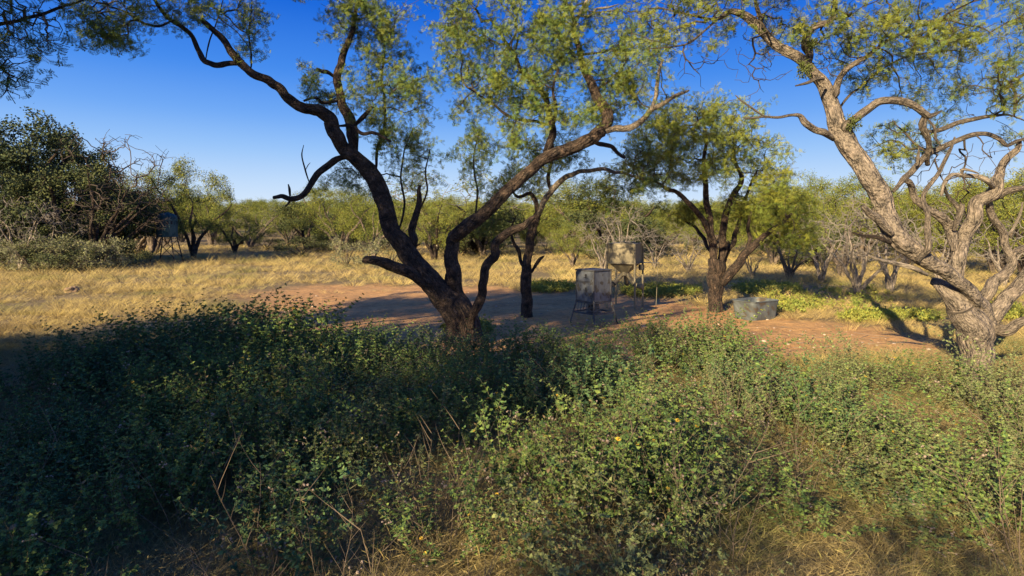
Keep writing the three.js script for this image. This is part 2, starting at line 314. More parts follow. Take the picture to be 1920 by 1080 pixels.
tracedTree({
  name: 'mesquite_tree', label: 'big dark forked mesquite with a limb arching left and a broken log below', seed: 7, d: 11.8, base: [876, 640], twig: M.twigDark, leafStep: 0.055, tint: mesqTint(1.3, 0.42), leafScale: 0.8, thin: 0.3,
  limbs: [
    ['trunk', D, 0, [882, 668, 50], [874, 635, 44], [862, 600, 36], [842, 566, 30], [818, 540, 26], [795, 514, 23], [772, 486, 22], [752, 455, 20], [733, 424, 19], [721, 387, 18], [711, 352, 19], [692, 322, 18], [664, 296, 16, -0.1], [641, 275, 15, -0.2], [628, 248, 15, -0.3], [619, 224, 15, -0.3], [605, 209, 14, -0.4], [584, 204, 12, -0.5], [560, 198, 11, -0.6], [539, 183, 10.5, -0.7], [522, 163, 10, -0.8], [504, 152, 9.5, -0.9], [480, 142, 9, -1], [450, 117, 9, -1.1], [434, 98, 8, -1.2], [415, 70, 7, -1.3], [392, 48, 6, -1.4], [375, 36, 5, -1.5]],
    ['limb', D, 1, [452, 119, 8, -1.1], [425, 117, 7, -1.1], [398, 122, 6.5, -1.2], [383, 117, 6, -1.3], [375, 95, 5.5, -1.3], [362, 70, 5, -1.4], [340, 50, 5, -1.5], [318, 36, 4.5, -1.6], [302, 14, 4, -1.8], [285, -12, 3.5, -2], [250, -30, 3, -2.1]],
    ['limb', D, 1, [322, 40, 3.5, -1.6], [296, 48, 2.8, -1.7], [268, 42, 2.4, -1.8], [236, 22, 2, -1.9], [200, 10, 1.6, -2]],
    ['limb', D, 1, [664, 290, 14], [662, 254, 13, 0.1], [655, 224, 12, 0.2], [642, 198, 10, 0.2], [637, 172, 9, 0.3], [633, 144, 9, 0.3], [639, 116, 8, 0.4], [651, 85, 6.5, 0.4], [661, 55, 5, 0.5], [668, 12, 4, 0.6], [680, -40, 3, 0.6]],
    ['dead_stub', D, 0, [632, 150, 5, 0.3], [612, 136, 4.5, 0.2], [603, 133, 4.5, 0.1], [591, 127, 3.5, 0]],
    ['dead_stub', D, 0, [664, 234, 7, 0.1], [682, 218, 6, 0], [699, 203, 3.5, -0.1]],
    ['dead_limb', D, 0, [634, 235, 4, -0.1], [658, 236, 4.5, -0.3], [681, 253, 4, -0.4], [702, 249, 3.6, -0.5], [732, 266, 2.2, -0.6]],
    ['limb', D, 0, [636, 187, 5, 0.2], [607, 190, 4, -0.1], [592, 184, 3.4, -0.3], [570, 190, 2.5, -0.5]],
    ['dead_limb', D, 0, [655, 294, 9, 0], [622, 306, 8, -0.2], [599, 322, 7.5, -0.3], [584, 346, 7, -0.4], [566, 363, 6.5, -0.5], [545, 371, 6, -0.5], [530, 370, 5, -0.6], [511, 370, 3.4, -0.6]],
    ['dead_twig', D, 0, [544, 368, 4, -0.5], [542, 355, 3.2, -0.5], [540, 345, 1.2, -0.5]],
    ['dead_twig', D, 0, [546, 371, 4, -0.5], [541, 380, 3, -0.5], [534, 388, 1.5, -0.5]],
    ['dead_twig', D, 0, [580, 342, 2.4, -0.4], [573, 319, 2, -0.4], [566, 290, 1.5, -0.4], [569, 272, 0.7, -0.4]],
    ['dead_twig', D, 0, [573, 319, 1.5, -0.4], [578, 310, 1, -0.4], [582, 305, 0.5, -0.4]],
    ['broken_limb', D, 0, [776, 475, 10, 0.1], [778, 450, 9, 0.15], [778, 428, 8.5, 0.2], [782, 394, 7, 0.2], [786, 362, 5, 0.2], [787, 347, 3, 0.2]],
    ['broken_log', D, 0, [800, 535, 15, -0.1], [775, 514, 13, -0.3], [744, 501, 12, -0.5], [712, 491, 11, -0.7], [690, 487, 9, -0.8], [683, 486, 7.5, -0.8]],
    ['trunk', D, 0, [872, 625, 28, 0.1], [866, 580, 24, 0.1], [853, 540, 19, 0.1], [847, 500, 16, 0.1], [847, 466, 15, 0.1], [856, 444, 15, 0], [874, 427, 15, -0.1], [905, 406, 14.5, -0.2], [942, 365, 13.5, -0.3], [972, 338, 13, -0.3], [1001, 314, 13, -0.4], [1035, 292, 13.5, -0.4], [1073, 273, 14, -0.4], [1108, 260, 14, -0.4], [1132, 246, 13.5, -0.4]],
    ['limb', D, 1, [1128, 252, 13, -0.4], [1138, 232, 13, -0.4], [1134, 205, 12.5, -0.3], [1117, 178, 11, -0.2], [1103, 147, 9, 0], [1091, 120, 7, 0.1], [1086, 90, 6, 0.1], [1076, 55, 5, 0.1], [1078, 42, 4.4, 0.1]],
    ['dead_limb', W, 0, [1076, 60, 5, 0.1], [1077, 44, 4.6, 0.1], [1088, 27, 4.4, 0.1], [1095, 12, 4, 0.1], [1101, -6, 3.6, 0.1], [1108, -30, 3, 0.1]],
    ['dead_limb', W, 0, [1088, 29, 3.8, 0.1], [1104, 30, 3.4, 0], [1112, 25, 3.2, 0], [1119, 16, 3, 0], [1140, 14, 2.4, 0], [1160, 8, 1, 0]],
    ['limb', B, 0.9, [1128, 250, 9, -0.4], [1152, 247, 7.5, -0.5], [1180, 239, 7, -0.6], [1208, 219, 6.2, -0.7], [1224, 204, 6, -0.8], [1247, 192, 5, -0.9], [1272, 180, 4, -1], [1292, 169, 1.6, -1]],
    ['dead_limb', W, 0, [1220, 207, 5.5, -0.8], [1229, 180, 4.8, -0.8], [1233, 152, 4.4, -0.8], [1237, 130, 3.6, -0.8], [1242, 112, 2.4, -0.8]],
    ['limb', D, 1, [1108, 264, 7, -0.3], [1130, 270, 5.5, 0], [1152, 283, 4.6, 0.2], [1171, 295, 3.4, 0.4]],
    ['limb', D, 1, [1028, 300, 10, -0.3], [1031, 270, 9, -0.2], [1031, 237, 8, 0], [1028, 196, 7, 0.2], [1014, 174, 6, 0.3], [1000, 158, 5.2, 0.4], [985, 138, 4.4, 0.5], [970, 115, 3.6, 0.6], [950, 80, 2.6, 0.7]],
    ['limb', D, 1, [1030, 232, 5, 0.1], [1000, 228, 3.8, 0.2], [954, 219, 3.2, 0.3], [930, 201, 2.8, 0.4], [889, 172, 2, 0.4]],
    ['limb', D, 1, [1033, 250, 5, -0.1], [1042, 215, 4, -0.2], [1038, 165, 3, -0.3], [1048, 130, 2.4, -0.3]],
    ['limb', D, 0, [885, 612, 14, -0.3], [890, 585, 11, -0.4], [893, 549, 10, -0.5], [905, 515, 10, -0.6], [918, 482, 10, -0.7], [936, 455, 9.5, -0.8], [958, 435, 9, -0.9], [982, 419, 7.5, -1], [1002, 407, 5, -1]],
    ['limb', D, 1, [745, 440, 4, 0.3], [757, 390, 2.6, 0.6], [752, 330, 2.2, 0.7], [760, 280, 1.6, 0.7], [775, 240, 1.2, 0.7]],
    ['limb', D, 1, [784, 400, 3, 0.3], [800, 360, 2.2, 0.5], [798, 315, 1.6, 0.6], [806, 280, 1.2, 0.6]],
    ['limb', D, 1, [700, 330, 5, 0.2], [710, 270, 3.8, 0.5], [724, 215, 3.2, 0.6], [716, 150, 2.6, 0.7], [722, 90, 2, 0.8]],
    ['limb', D, 1, [890, 415, 4, 0.1], [895, 360, 2.4, 0.4], [888, 300, 1.8, 0.5], [900, 240, 1.2, 0.5]],
    ['limb', D, 0, [470, 130, 3, -1], [471, 105, 2.2, -0.9], [467, 60, 1.6, -0.9], [472, 10, 1.2, -0.9], [470, -40, 1, -0.9]],
    ['limb', D, 1, [386, 112, 2.2, -1.3], [392, 80, 1.6, -1.2], [404, 48, 1.4, -1.2], [418, 0, 1, -1.2]],
  ],
  blobs: [
    [900, 55, 80, 70, 90, 0.4], [870, 110, 55, 60, 60, 0.6], [960, 115, 70, 85, 90, 0.3], [1045, 85, 60, 85, 110, 0], [1060, 25, 80, 50, 70, 0], [1160, 110, 70, 60, 70, -0.3], [1145, 175, 60, 50, 60, 0.3], [1000, 185, 80, 60, 60, 0], [905, 170, 70, 50, 45, 0.5], [1190, 50, 60, 60, 50, -0.2], [850, 20, 60, 40, 40, 0.5],
    [705, 55, 60, 55, 70, 0.5], [722, 130, 65, 70, 70, 0.6], [690, 15, 70, 30, 40, 0.4], [645, 25, 35, 30, 30, 0.4], [765, 165, 45, 60, 40, 0.6], [705, 205, 50, 55, 40, 0.5], [600, 165, 22, 28, 22, 0], [778, 300, 50, 60, 55, 0.6, 0.5], [740, 255, 45, 40, 30, 0.6], [900, 280, 40, 65, 42, 0.5, 0.5], [960, 255, 45, 35, 25, 0.2], [1090, 215, 60, 25, 24, 0.3], [650, 330, 30, 40, 16, 0.5], [1200, 150, 40, 45, 30, -0.4],
    [180, 22, 60, 25, 50, -2.1, 0.6], [230, 70, 28, 15, 24, -2, 0.3], [190, 55, 28, 14, 22, -2, 0.3], [240, 10, 55, 26, 45, -2, 0.5], [325, 18, 60, 24, 36, -1.7, 0.5], [385, 12, 45, 22, 30, -1.3, 0.4], [468, 45, 28, 58, 55, -0.9, 0.3],
    [900, -110, 130, 70, 90, 0.2], [1060, -110, 130, 70, 90, 0], [700, -90, 100, 60, 60, 0.5], [300, -70, 150, 50, 50, -1.8], [480, -90, 70, 50, 30, -0.9],
  ],
});
tracedTree({
  name: 'mesquite_tree', label: 'sunlit gnarled tan mesquite with many twisting broken limbs leaning over a thick trunk', seed: 23, slim: 0.77, d: 8.6, base: [1832, 716], twig: M.twigDark, leafStep: 0.06, tint: mesqTint(1.25, 0.6), thin: 0.45, leafScale: 0.72, ridge: 0.007, bareTwig: M.twigDark,
  limbs: [
    ['trunk', B, 0, [1828, 745, 40], [1829, 712, 33], [1831, 690, 31], [1833, 655, 34], [1829, 625, 38], [1816, 600, 35, 0], [1802, 580, 29, 0], [1787, 557, 23, 0], [1766, 536, 15, 0.1], [1748, 527, 9, 0.2]],
    ['trunk', B, 0, [1832, 700, 18, 0.05], [1834, 660, 21, 0.08], [1840, 622, 25, 0.1], [1842, 580, 22, 0], [1830, 557, 16, -0.15], [1806, 535, 15, -0.2], [1779, 514, 16, -0.25], [1744, 492, 19, -0.3], [1708, 466, 23, -0.3], [1678, 437, 24.5, -0.3], [1662, 400, 24.5, -0.25], [1646, 358, 24, -0.2], [1622, 320, 22.5, -0.2], [1594, 278, 23, -0.1], [1577, 250, 23, 0], [1565, 215, 18, 0], [1555, 182, 17.5, 0.1], [1537, 150, 14.5, 0.1], [1514, 127, 13.5, 0.1], [1485, 104, 12, 0.1], [1456, 84, 11.5, 0.2], [1432, 62, 11, 0.2], [1413, 41, 11, 0.2], [1391, 27, 9, 0.2], [1371, 21, 7, 0.2], [1352, 32, 5, 0.2]],
    ['limb', B, 1, [1374, 22, 6, 0.2], [1350, 33, 4.5, 0.2], [1330, 37, 3.6, 0.2], [1304, 30, 3, 0.1], [1270, 22, 2.4, 0], [1230, 12, 1.6, 0]],
    ['limb', B, 1, [1350, 33, 4, 0.2], [1318, 60, 2.8, 0.1], [1290, 82, 2.4, 0.1], [1262, 88, 1.8, 0], [1215, 92, 1, 0]],
    ['limb', B, 0.6, [1424, 55, 9, 0.2], [1424, 30, 6, 0.1], [1417, 0, 4, 0], [1410, -40, 3, 0]],
    ['limb', B, 0.9, [1512, 125, 11, 0.1], [1515, 100, 9.5, 0.1], [1517, 79, 8.5, 0], [1528, 56, 8, 0], [1548, 45, 7, -0.1], [1560, 24, 6, -0.1], [1568, -10, 5, -0.2]],
    ['limb', B, 0.9, [1558, 190, 11, 0.1], [1566, 172, 9, 0], [1575, 153, 8, 0], [1588, 134, 7, -0.1], [1606, 118, 6, -0.2], [1628, 101, 5, -0.2], [1660, 78, 4, -0.2], [1700, 60, 3, -0.2], [1750, 40, 2, -0.2]],
    ['limb', B, 1, [1568, 214, 5, 0.2], [1590, 180, 3, 0.3], [1608, 166, 2.6, 0.3], [1640, 140, 2, 0.3], [1680, 115, 1.6, 0.3], [1730, 100, 1.2, 0.3]],
    ['dead_limb', B, 0, [1566, 262, 10, 0], [1545, 250, 9, -0.1], [1528, 241, 8.5, -0.1], [1513, 230, 8, -0.2], [1500, 219, 6, -0.2], [1484, 217, 3.6, -0.2], [1461, 221, 3.2, -0.2], [1435, 218, 3.2, -0.2], [1410, 221, 2.2, -0.2], [1396, 221, 1.2, -0.2]],
    ['dead_limb', B, 0, [1434, 218, 3, -0.2], [1420, 210, 2.8, -0.2], [1404, 199, 2.4, -0.2], [1390, 189, 2, -0.2], [1379, 178, 1.2, -0.2]],
    ['dead_stub', B, 0, [1544, 148, 7, -0.2], [1530, 148, 5, -0.3], [1514, 155, 4, -0.35], [1492, 161, 1.8, -0.4]],
    ['limb', B, 0, [1585, 250, 12, -0.1], [1594, 237, 11, -0.2], [1606, 221, 10, -0.2], [1622, 207, 9.5, -0.2], [1650, 189, 9.5, -0.3], [1680, 190, 9.5, -0.3], [1712, 203, 9, -0.3], [1740, 217, 8, -0.3], [1752, 214, 5, -0.3], [1766, 207, 1.5, -0.3]],
    ['limb', B, 0, [1733, 212, 7, -0.3], [1730, 228, 9, -0.25], [1736, 250, 8, -0.2], [1738, 275, 6, -0.1], [1738, 296, 7, 0], [1741, 310, 5, 0.1]],
    ['limb', B, 1, [1738, 247, 6, -0.2], [1755, 247, 5.5, -0.2], [1774, 242, 6, -0.2], [1804, 229, 5.6, -0.2], [1838, 220, 5, -0.2], [1862, 217, 3.6, -0.2], [1890, 216, 2.4, -0.2], [1925, 228, 1.4, -0.2]],
    ['dead_limb', B, 0, [1738, 222, 4, -0.3], [1750, 240, 3.4, -0.35], [1753, 258, 3, -0.35], [1766, 274, 1.8, -0.35]],
    ['limb', B, 1, [1674, 362, 7, -0.1], [1698, 340, 7.5, -0.1], [1713, 324, 7.5, 0], [1724, 307, 7.5, 0], [1742, 291, 7, 0], [1764, 280, 6.5, 0], [1793, 264, 6.2, 0], [1822, 253, 6, 0], [1850, 252, 5.5, 0], [1871, 262, 5, 0], [1887, 273, 4.5, 0], [1907, 267, 4, 0], [1932, 258, 3, 0]],
    ['dead_stub', W, 0, [1720, 312, 6, -0.1], [1723, 295, 4, -0.15], [1722, 277, 1.2, -0.2]],
    ['dead_limb', B, 0, [1722, 490, 10, -0.4], [1738, 468, 8.5, -0.5], [1742, 436, 7.5, -0.5], [1738, 405, 6.5, -0.5], [1734, 370, 5.5, -0.4], [1752, 338, 5, -0.35], [1764, 315, 4.6, -0.3], [1782, 284, 4.2, -0.3], [1791, 258, 1.8, -0.3]],
    ['limb', B, 0, [1792, 470, 13, 0.1], [1789, 435, 12, 0.1], [1768, 414, 11.5, 0.1], [1744, 396, 10, 0.1], [1726, 378, 8.5, 0.05], [1713, 352, 7.5, 0], [1698, 341, 7, -0.1]],
    ['dead_stub', B, 0, [1788, 432, 9, 0.05], [1794, 412, 7, 0], [1800, 392, 6.5, 0], [1802, 384, 5.5, 0]],
    ['limb', B, 0, [1815, 560, 18, 0.1], [1802, 520, 15, 0.1], [1799, 474, 16, 0.1], [1812, 442, 16.5, 0.1], [1826, 412, 16.5, 0.1], [1838, 385, 16, 0.1], [1856, 360, 14.5, 0.1], [1869, 340, 12.5, 0.1], [1876, 320, 9.5, 0.1], [1889, 298, 8.5, 0.1], [1904, 278, 7, 0.1], [1911, 264, 4.5, 0.1]],
    ['dead_limb', W, 0, [1862, 350, 9, 0], [1848, 338, 7, -0.1], [1836, 331, 6, -0.1], [1809, 329, 5.5, -0.15], [1784, 331, 5, -0.2], [1770, 345, 4.5, -0.2], [1765, 366, 3, -0.2]],
    ['dead_limb', W, 0, [1806, 330, 4.5, -0.15], [1806, 316, 4, -0.2], [1820, 318, 3, -0.25], [1836, 325, 1.5, -0.3]],
    ['dead_limb', B, 0, [1772, 345, 4, -0.2], [1780, 372, 5, 0], [1793, 390, 6, 0.05], [1800, 400, 6, 0.05]],
    ['limb', B, 0, [1862, 372, 9, 0.1], [1889, 360, 7.5, 0], [1920, 353, 6.5, 0], [1960, 342, 5, 0], [2010, 310, 4, 0]],
    ['limb', B, 0, [1844, 585, 18, 0.2], [1848, 556, 14, 0.2], [1856, 536, 13, 0.2], [1870, 514, 12, 0.25], [1886, 486, 10, 0.3], [1883, 459, 9, 0.3], [1874, 430, 8.5, 0.3], [1863, 405, 8, 0.25], [1850, 380, 8, 0.2]],
    ['limb', B, 0, [1882, 490, 8, 0.3], [1898, 478, 8, 0.3], [1922, 469, 8, 0.3], [1955, 452, 7, 0.3], [2000, 420, 5, 0.3]],
    ['dead_limb', W, 0, [1883, 445, 4, 0.3], [1900, 428, 3.6, 0.3], [1913, 405, 3, 0.3], [1918, 380, 2, 0.3]],
    ['limb', B, 0, [1848, 622, 24, 0.1], [1862, 592, 19, 0], [1880, 570, 17, 0], [1900, 549, 15.5, 0], [1918, 522, 13, 0], [1940, 490, 12, 0], [1975, 450, 9, 0], [2020, 380, 6, 0], [2050, 300, 4, 0]],
    ['limb', B, 0, [1852, 632, 20, 0], [1872, 620, 15, -0.1], [1895, 613, 12, -0.2], [1920, 603, 10, -0.3], [1965, 585, 8, -0.4]],
    ['dead_limb', W, 0, [1738, 515, 7, -0.3], [1712, 505, 6.5, -0.4], [1684, 494, 5.5, -0.4], [1655, 489, 4.5, -0.5], [1625, 478, 2.5, -0.5]],
    ['dead_limb', D, 0, [1672, 455, 8, -0.3], [1655, 453, 6, -0.4], [1636, 446, 5, -0.4], [1618, 442, 4, -0.4], [1600, 436, 2.5, -0.4]],
    ['dead_stub', B, 0, [1672, 440, 13, -0.45], [1652, 420, 11, -0.5], [1632, 402, 9, -0.5], [1616, 385, 6, -0.5]],
  ],
  mistletoe: [[1598, 232, 14], [1506, 130, 15], [1521, 84, 9], [1662, 412, 10], [1640, 382, 8]],
  blobs: [
    [1700, 55, 95, 50, 70, -0.2], [1620, 60, 65, 50, 55, 0], [1760, 100, 70, 45, 50, -0.2], [1805, 40, 60, 40, 40, 0], [1655, 120, 50, 30, 26, 0.1], [1560, 40, 45, 40, 36, 0], [1480, 40, 60, 40, 36, 0], [1325, 18, 65, 36, 60, 0.1], [1245, 28, 60, 35, 50, 0], [1400, -10, 60, 30, 30, 0], [1820, 165, 60, 40, 28, -0.1], [1740, 165, 50, 25, 14, 0], [1690, 262, 60, 42, 70, 0.5, 0.4], [1890, 150, 40, 50, 22, 0],
    [1650, -90, 180, 70, 90, 0], [1400, -90, 150, 60, 60, 0], [1950, 60, 80, 120, 50, 0], [2020, 250, 60, 90, 40, 0],
  ],
  bareBlobs: [[1420, 130, 30, 70, 34, 0.1], [1390, 100, 40, 60, 20, 0.1], [1310, 110, 50, 45, 26, 0.1], [1450, 120, 25, 50, 14, 0.1], [1870, 180, 55, 40, 40, -0.1], [1790, 270, 40, 40, 16, 0], [1450, 25, 50, 40, 24, 0], [1560, 100, 60, 50, 24, 0.1], [1760, 345, 75, 60, 46, 0], [1850, 440, 50, 60, 22, 0.3], [1840, 300, 60, 35, 24, 0]],
});
tracedTree({
  name: 'mesquite_tree', label: 'slim mesquite with a straight furrowed trunk standing behind the big forked mesquite', seed: 41, d: 15.3, base: [987, 592], twig: M.twigDark, leafStep: 0.12, tint: mesqTint(1, 0.4), thin: 0.2,
  limbs: [
    ['trunk', D, 0, [987, 612, 15], [987, 585, 13], [987, 550, 12], [987, 514, 12], [990, 481, 9.5], [994, 445, 9], [1003, 414, 9.5], [1010, 400, 8]],
    ['limb', D, 1, [1008, 406, 7], [1003, 376, 5.5, 0.2], [991, 362, 4.5, 0.3], [972, 370, 3.5, 0.4], [955, 352, 2.4, 0.4], [940, 330, 1.6, 0.4]],
    ['limb', B, 0.8, [1008, 408, 7], [1018, 383, 6.6, -0.2], [1036, 356, 6.6, -0.3], [1058, 334, 6, -0.4], [1084, 323, 5, -0.5], [1115, 318, 4.4, -0.6], [1150, 322, 4, -0.6], [1180, 328, 3.4, -0.6], [1222, 335, 2, -0.6]],
    ['limb', D, 1, [1034, 358, 5, -0.3], [1030, 337, 4.4, -0.2], [1033, 310, 3.6, 0], [1038, 280, 2.4, 0], [1030, 250, 1.6, 0]],
    ['dead_stub', D, 0, [994, 510, 6, -0.2], [1008, 490, 4.4, -0.3], [1021, 480, 2.2, -0.3]],
    ['limb', D, 0.8, [984, 500, 6, 0.1], [972, 475, 4.4, 0.3], [964, 455, 3.4, 0.4], [958, 430, 2.4, 0.4], [968, 405, 1.6, 0.4]],
  ],
  blobs: [[985, 330, 55, 40, 40, 0.3], [945, 345, 38, 35, 30, 0.4], [1055, 288, 55, 30, 26, 0], [1195, 340, 45, 20, 24, -0.6], [1120, 345, 50, 30, 14, -0.5], [930, 420, 40, 40, 20, 0.4], [1010, 270, 60, 30, 24, 0.2]],
});
tracedTree({
  name: 'mesquite_tree', label: 'leafy mesquite with many upright dark limbs growing beside the stock tank', seed: 59, d: 16.2, base: [1341, 582], twig: M.twigDark, leafStep: 0.065, tint: mesqTint(1.45, 0.68), leafScale: 0.95, thin: 0.3,
  limbs: [
    ['trunk', D, 0, [1338, 600, 18], [1340, 575, 15], [1342, 550, 15.5], [1343, 527, 17], [1345, 505, 19], [1346, 490, 18]],
    ['limb', D, 0.9, [1341, 505, 12], [1337, 470, 9], [1332, 429, 8], [1326, 388, 7], [1322, 339, 5.5], [1320, 300, 4], [1325, 255, 2.6], [1318, 225, 1.6]],
    ['limb', D, 0.9, [1334, 452, 7, -0.1], [1322, 420, 6.5, -0.2], [1306, 400, 6, -0.3], [1285, 372, 5.4, -0.5], [1257, 358, 4.4, -0.7], [1224, 340, 3, -0.8], [1190, 332, 1.8, -0.9]],
    ['limb', D, 0.9, [1352, 505, 11, 0.2], [1355, 470, 9, 0.2], [1356, 437, 8, 0.2], [1363, 396, 7, 0.3], [1379, 360, 6.4, 0.4], [1390, 335, 5, 0.4], [1378, 300, 3.6, 0.5], [1375, 260, 2.4, 0.5]],
    ['limb', D, 0.9, [1358, 495, 8, 0.4], [1370, 460, 5.6, 0.6], [1380, 437, 5, 0.7], [1391, 396, 4.2, 0.8], [1400, 360, 3, 0.8], [1420, 320, 2, 0.8]],
    ['limb', D, 0.9, [1355, 535, 12, -0.2], [1366, 517, 10, -0.3], [1384, 494, 9.5, -0.4], [1404, 470, 8.5, -0.5], [1436, 441, 6.4, -0.6], [1460, 422, 4.4, -0.7], [1485, 400, 2.6, -0.8]],
    ['limb', D, 0.9, [1396, 480, 6, -0.4], [1402, 445, 4.8, -0.3], [1404, 415, 3.6, -0.2], [1420, 380, 2.4, -0.2]],
    ['limb', D, 0.9, [1338, 480, 6, 0.3], [1318, 450, 4.4, 0.8], [1300, 425, 3.4, 1.2], [1280, 410, 2.4, 1.5]],
  ],
  blobs: [[1290, 228, 65, 38, 90], [1330, 215, 45, 40, 60], [1245, 270, 65, 55, 110, -0.3], [1345, 275, 60, 50, 90], [1215, 310, 50, 40, 70, -0.4], [1300, 320, 60, 35, 70], [1430, 345, 55, 50, 90, 0.3], [1460, 390, 50, 45, 90, 0], [1480, 435, 45, 28, 60, -0.4], [1405, 395, 40, 30, 50, 0.4], [1440, 290, 45, 40, 40, 0.5], [1385, 245, 40, 45, 50, 0.4], [1250, 220, 40, 30, 40, 0.2], [1290, 390, 40, 25, 30, 0.8], [1180, 300, 40, 40, 40, -0.6]],
});
// the tree out of the frame on the left whose drooping boughs hang into it
tracedTree({
  name: 'mesquite_tree', label: 'mesquite whose thin drooping boughs hang against the sky beside the meadow thicket', seed: 71, d: 7.2, base: [-420, 777], twig: M.twigDark, leafStep: 0.08, tint: mesqTint(0.95, 0.3), leafScale: 0.9, thin: 0.1, keep: (x, y, d) => 960 + x * F / d > -30 && HZ - (y - EYE) * F / d > -20 ? 0.22 : 1,   // the boughs that hang into view have shed most leaves
  limbs: [
    ['trunk', D, 0, [-420, 800, 34], [-418, 740, 28], [-405, 600, 26], [-395, 480, 24], [-370, 380, 22], [-350, 330, 20]],
    ['limb', D, 0.8, [-365, 360, 16], [-310, 250, 13], [-230, 150, 10], [-140, 80, 8], [-60, 60, 6], [0, 46, 4.4], [66, 30, 3.4], [130, 8, 2.4], [180, -10, 1.6]],
    ['limb', D, 0.8, [-355, 340, 16, -0.2], [-360, 220, 13, -0.6], [-330, 100, 10, -0.9], [-250, 0, 7, -1], [-150, -80, 5, -1], [-40, -90, 3, -1]],
    ['limb', D, 0.8, [-340, 130, 12, -0.8], [-330, 0, 10, -0.6], [-350, -150, 8, -0.4], [-330, -280, 5, -0.3], [-360, -400, 3, -0.2]],
    ['limb', D, 0.8, [-360, 350, 15, 0.3], [-420, 230, 12, 1], [-480, 120, 9, 1.5], [-520, 20, 6, 1.8]],
    ['limb', D, 0.8, [-140, 80, 5], [-90, 110, 3.6, 0.2], [-40, 130, 2.6, 0.3], [10, 128, 1.8, 0.3]],
  ],
  blobs: [[20, 60, 60, 50, 70, 0, 0.4], [60, 20, 60, 25, 50, 0, 0.4], [10, 150, 45, 45, 50, 0.2, 0.4], [90, 70, 30, 30, 22, 0, 0.3], [-60, 100, 70, 70, 60, 0.2, 0.6], [-150, 50, 90, 70, 60, 0], [-250, -20, 100, 80, 60, -0.5], [-150, -100, 120, 60, 60, -0.8], [-480, 60, 110, 90, 70, 1.4], [-350, 80, 100, 80, 60, 0], [-300, -250, 200, 120, 130, -0.5], [-420, -400, 180, 120, 120, 0], [-200, -200, 120, 70, 60, -1]],
});
console.log('traced');

// ---------------------------------------------------------------- tree kinds built once and repeated in the brush
function protoTree(o) {
  const rng = rnd(o.seed), t = new THREE.Group(); t.name = o.name;
  const src = [], gb = new GB();
  for (let i = 0; i < o.limbs; i++) {
    const az = i / o.limbs * 6.28 + rng() * 1.2, end = o.spread * (0.45 + 0.5 * rng()), top = o.h * (0.5 + 0.35 * rng()), ctrl = [], n = 6;
    for (let k = 0; k <= n; k++) { const f = k / n, out = end * f ** 1.25, j = k ? 0.1 * o.h * (0.3 + 0.4 * f) : 0; ctrl.push([Math.cos(az) * out + (rng() - 0.5) * j + (o.lean ?? 0) * f * o.h, -0.1 + top * f ** 0.8, Math.sin(az) * out + (rng() - 0.5) * j, o.r * (1 - 0.82 * f) * (0.75 + 0.4 * rng())]); }
    if (i === 0) ctrl.forEach((c, k) => c[3] = o.r * (1 - 0.82 * k / n));
    const cv = curve(ctrl, 0.22, 0.8, i + o.seed); tube(gb, cv, 8, o.r * 0.06, i * 3 + o.seed, 0.15);
    cv.forEach((c, k) => { if (k > cv.length * (o.low ?? 0.3)) src.push({ p: c.p, r: c.r }); });
  }
  part(t, 'trunk', gb.build(), o.bark);
  const tg = [];
  for (let b = 0; b < o.blobs; b++) {
    let v; do { v = rv(rng).multiplyScalar(0.45 + 0.5 * Math.cbrt(rng())); } while (v.y < -0.75);
    const c = [v.x * o.spread + (o.lean ?? 0) * o.h * 0.7, o.h * o.mid + v.y * o.h * (1 - o.mid) * 1.02, v.z * o.spread], s = o.spread * (0.18 + 0.14 * rng());
    for (let k = 0; k < o.per; k++) { const p = inBlob([c[0], c[1], c[2], s, s * 0.7, s], rng); if (p.y > 0.15) tg.push(p); }
  }
  const chs = chains(grow(src, tg, { bf: 0.3, reach: 5, seg: 0.3, bend: 0.2, kink: 0.45, tip: o.tip ?? 0.006, pipe: 2.3, rmax: o.r * 0.4, sag: 0.1 }, rng)), g2 = new GB();
  for (const ch of chs) tube(g2, ch, ch[0].r > 0.02 ? 5 : 3);
  part(t, 'twig_mass', g2.build(), o.twig, 'stuff');
  if (o.leaf) {
    const g3 = new GB();
    for (const s of leafSites(chs, 0.03, o.leaf.step, rng)) { if (rng() < (o.leaf.thin ?? 0)) continue; const k = rng(), j = 0.8 + 0.4 * rng(), c = o.leaf.a.map((v, n) => (v * (1 - k) + o.leaf.b[n] * k) * j); leafClump(g3, s.p, s.d.clone().add(V(0, -0.2, 0)), rng, o.leaf.n, o.leaf.size, o.leaf.aspect, c, o.leaf.spread); }
    part(t, 'crown', g3.build(), M.leafMerged, 'stuff'); console.log(o.name, o.seed, 'leaf tris', g3.i.length / 3, 'twig tris', g2.i.length / 3);
  } else console.log(o.name, o.seed, 'twig tris', g2.i.length / 3);
  return t;
}
const gA = [0.12, 0.175, 0.03], gB = [0.235, 0.23, 0.028], oA = [0.045, 0.075, 0.026], oB = [0.085, 0.10, 0.03];
const mesqLeaf = { n: 15, size: 0.09, aspect: 0.17, spread: 0.26, step: 0.11, a: gA, b: gB };
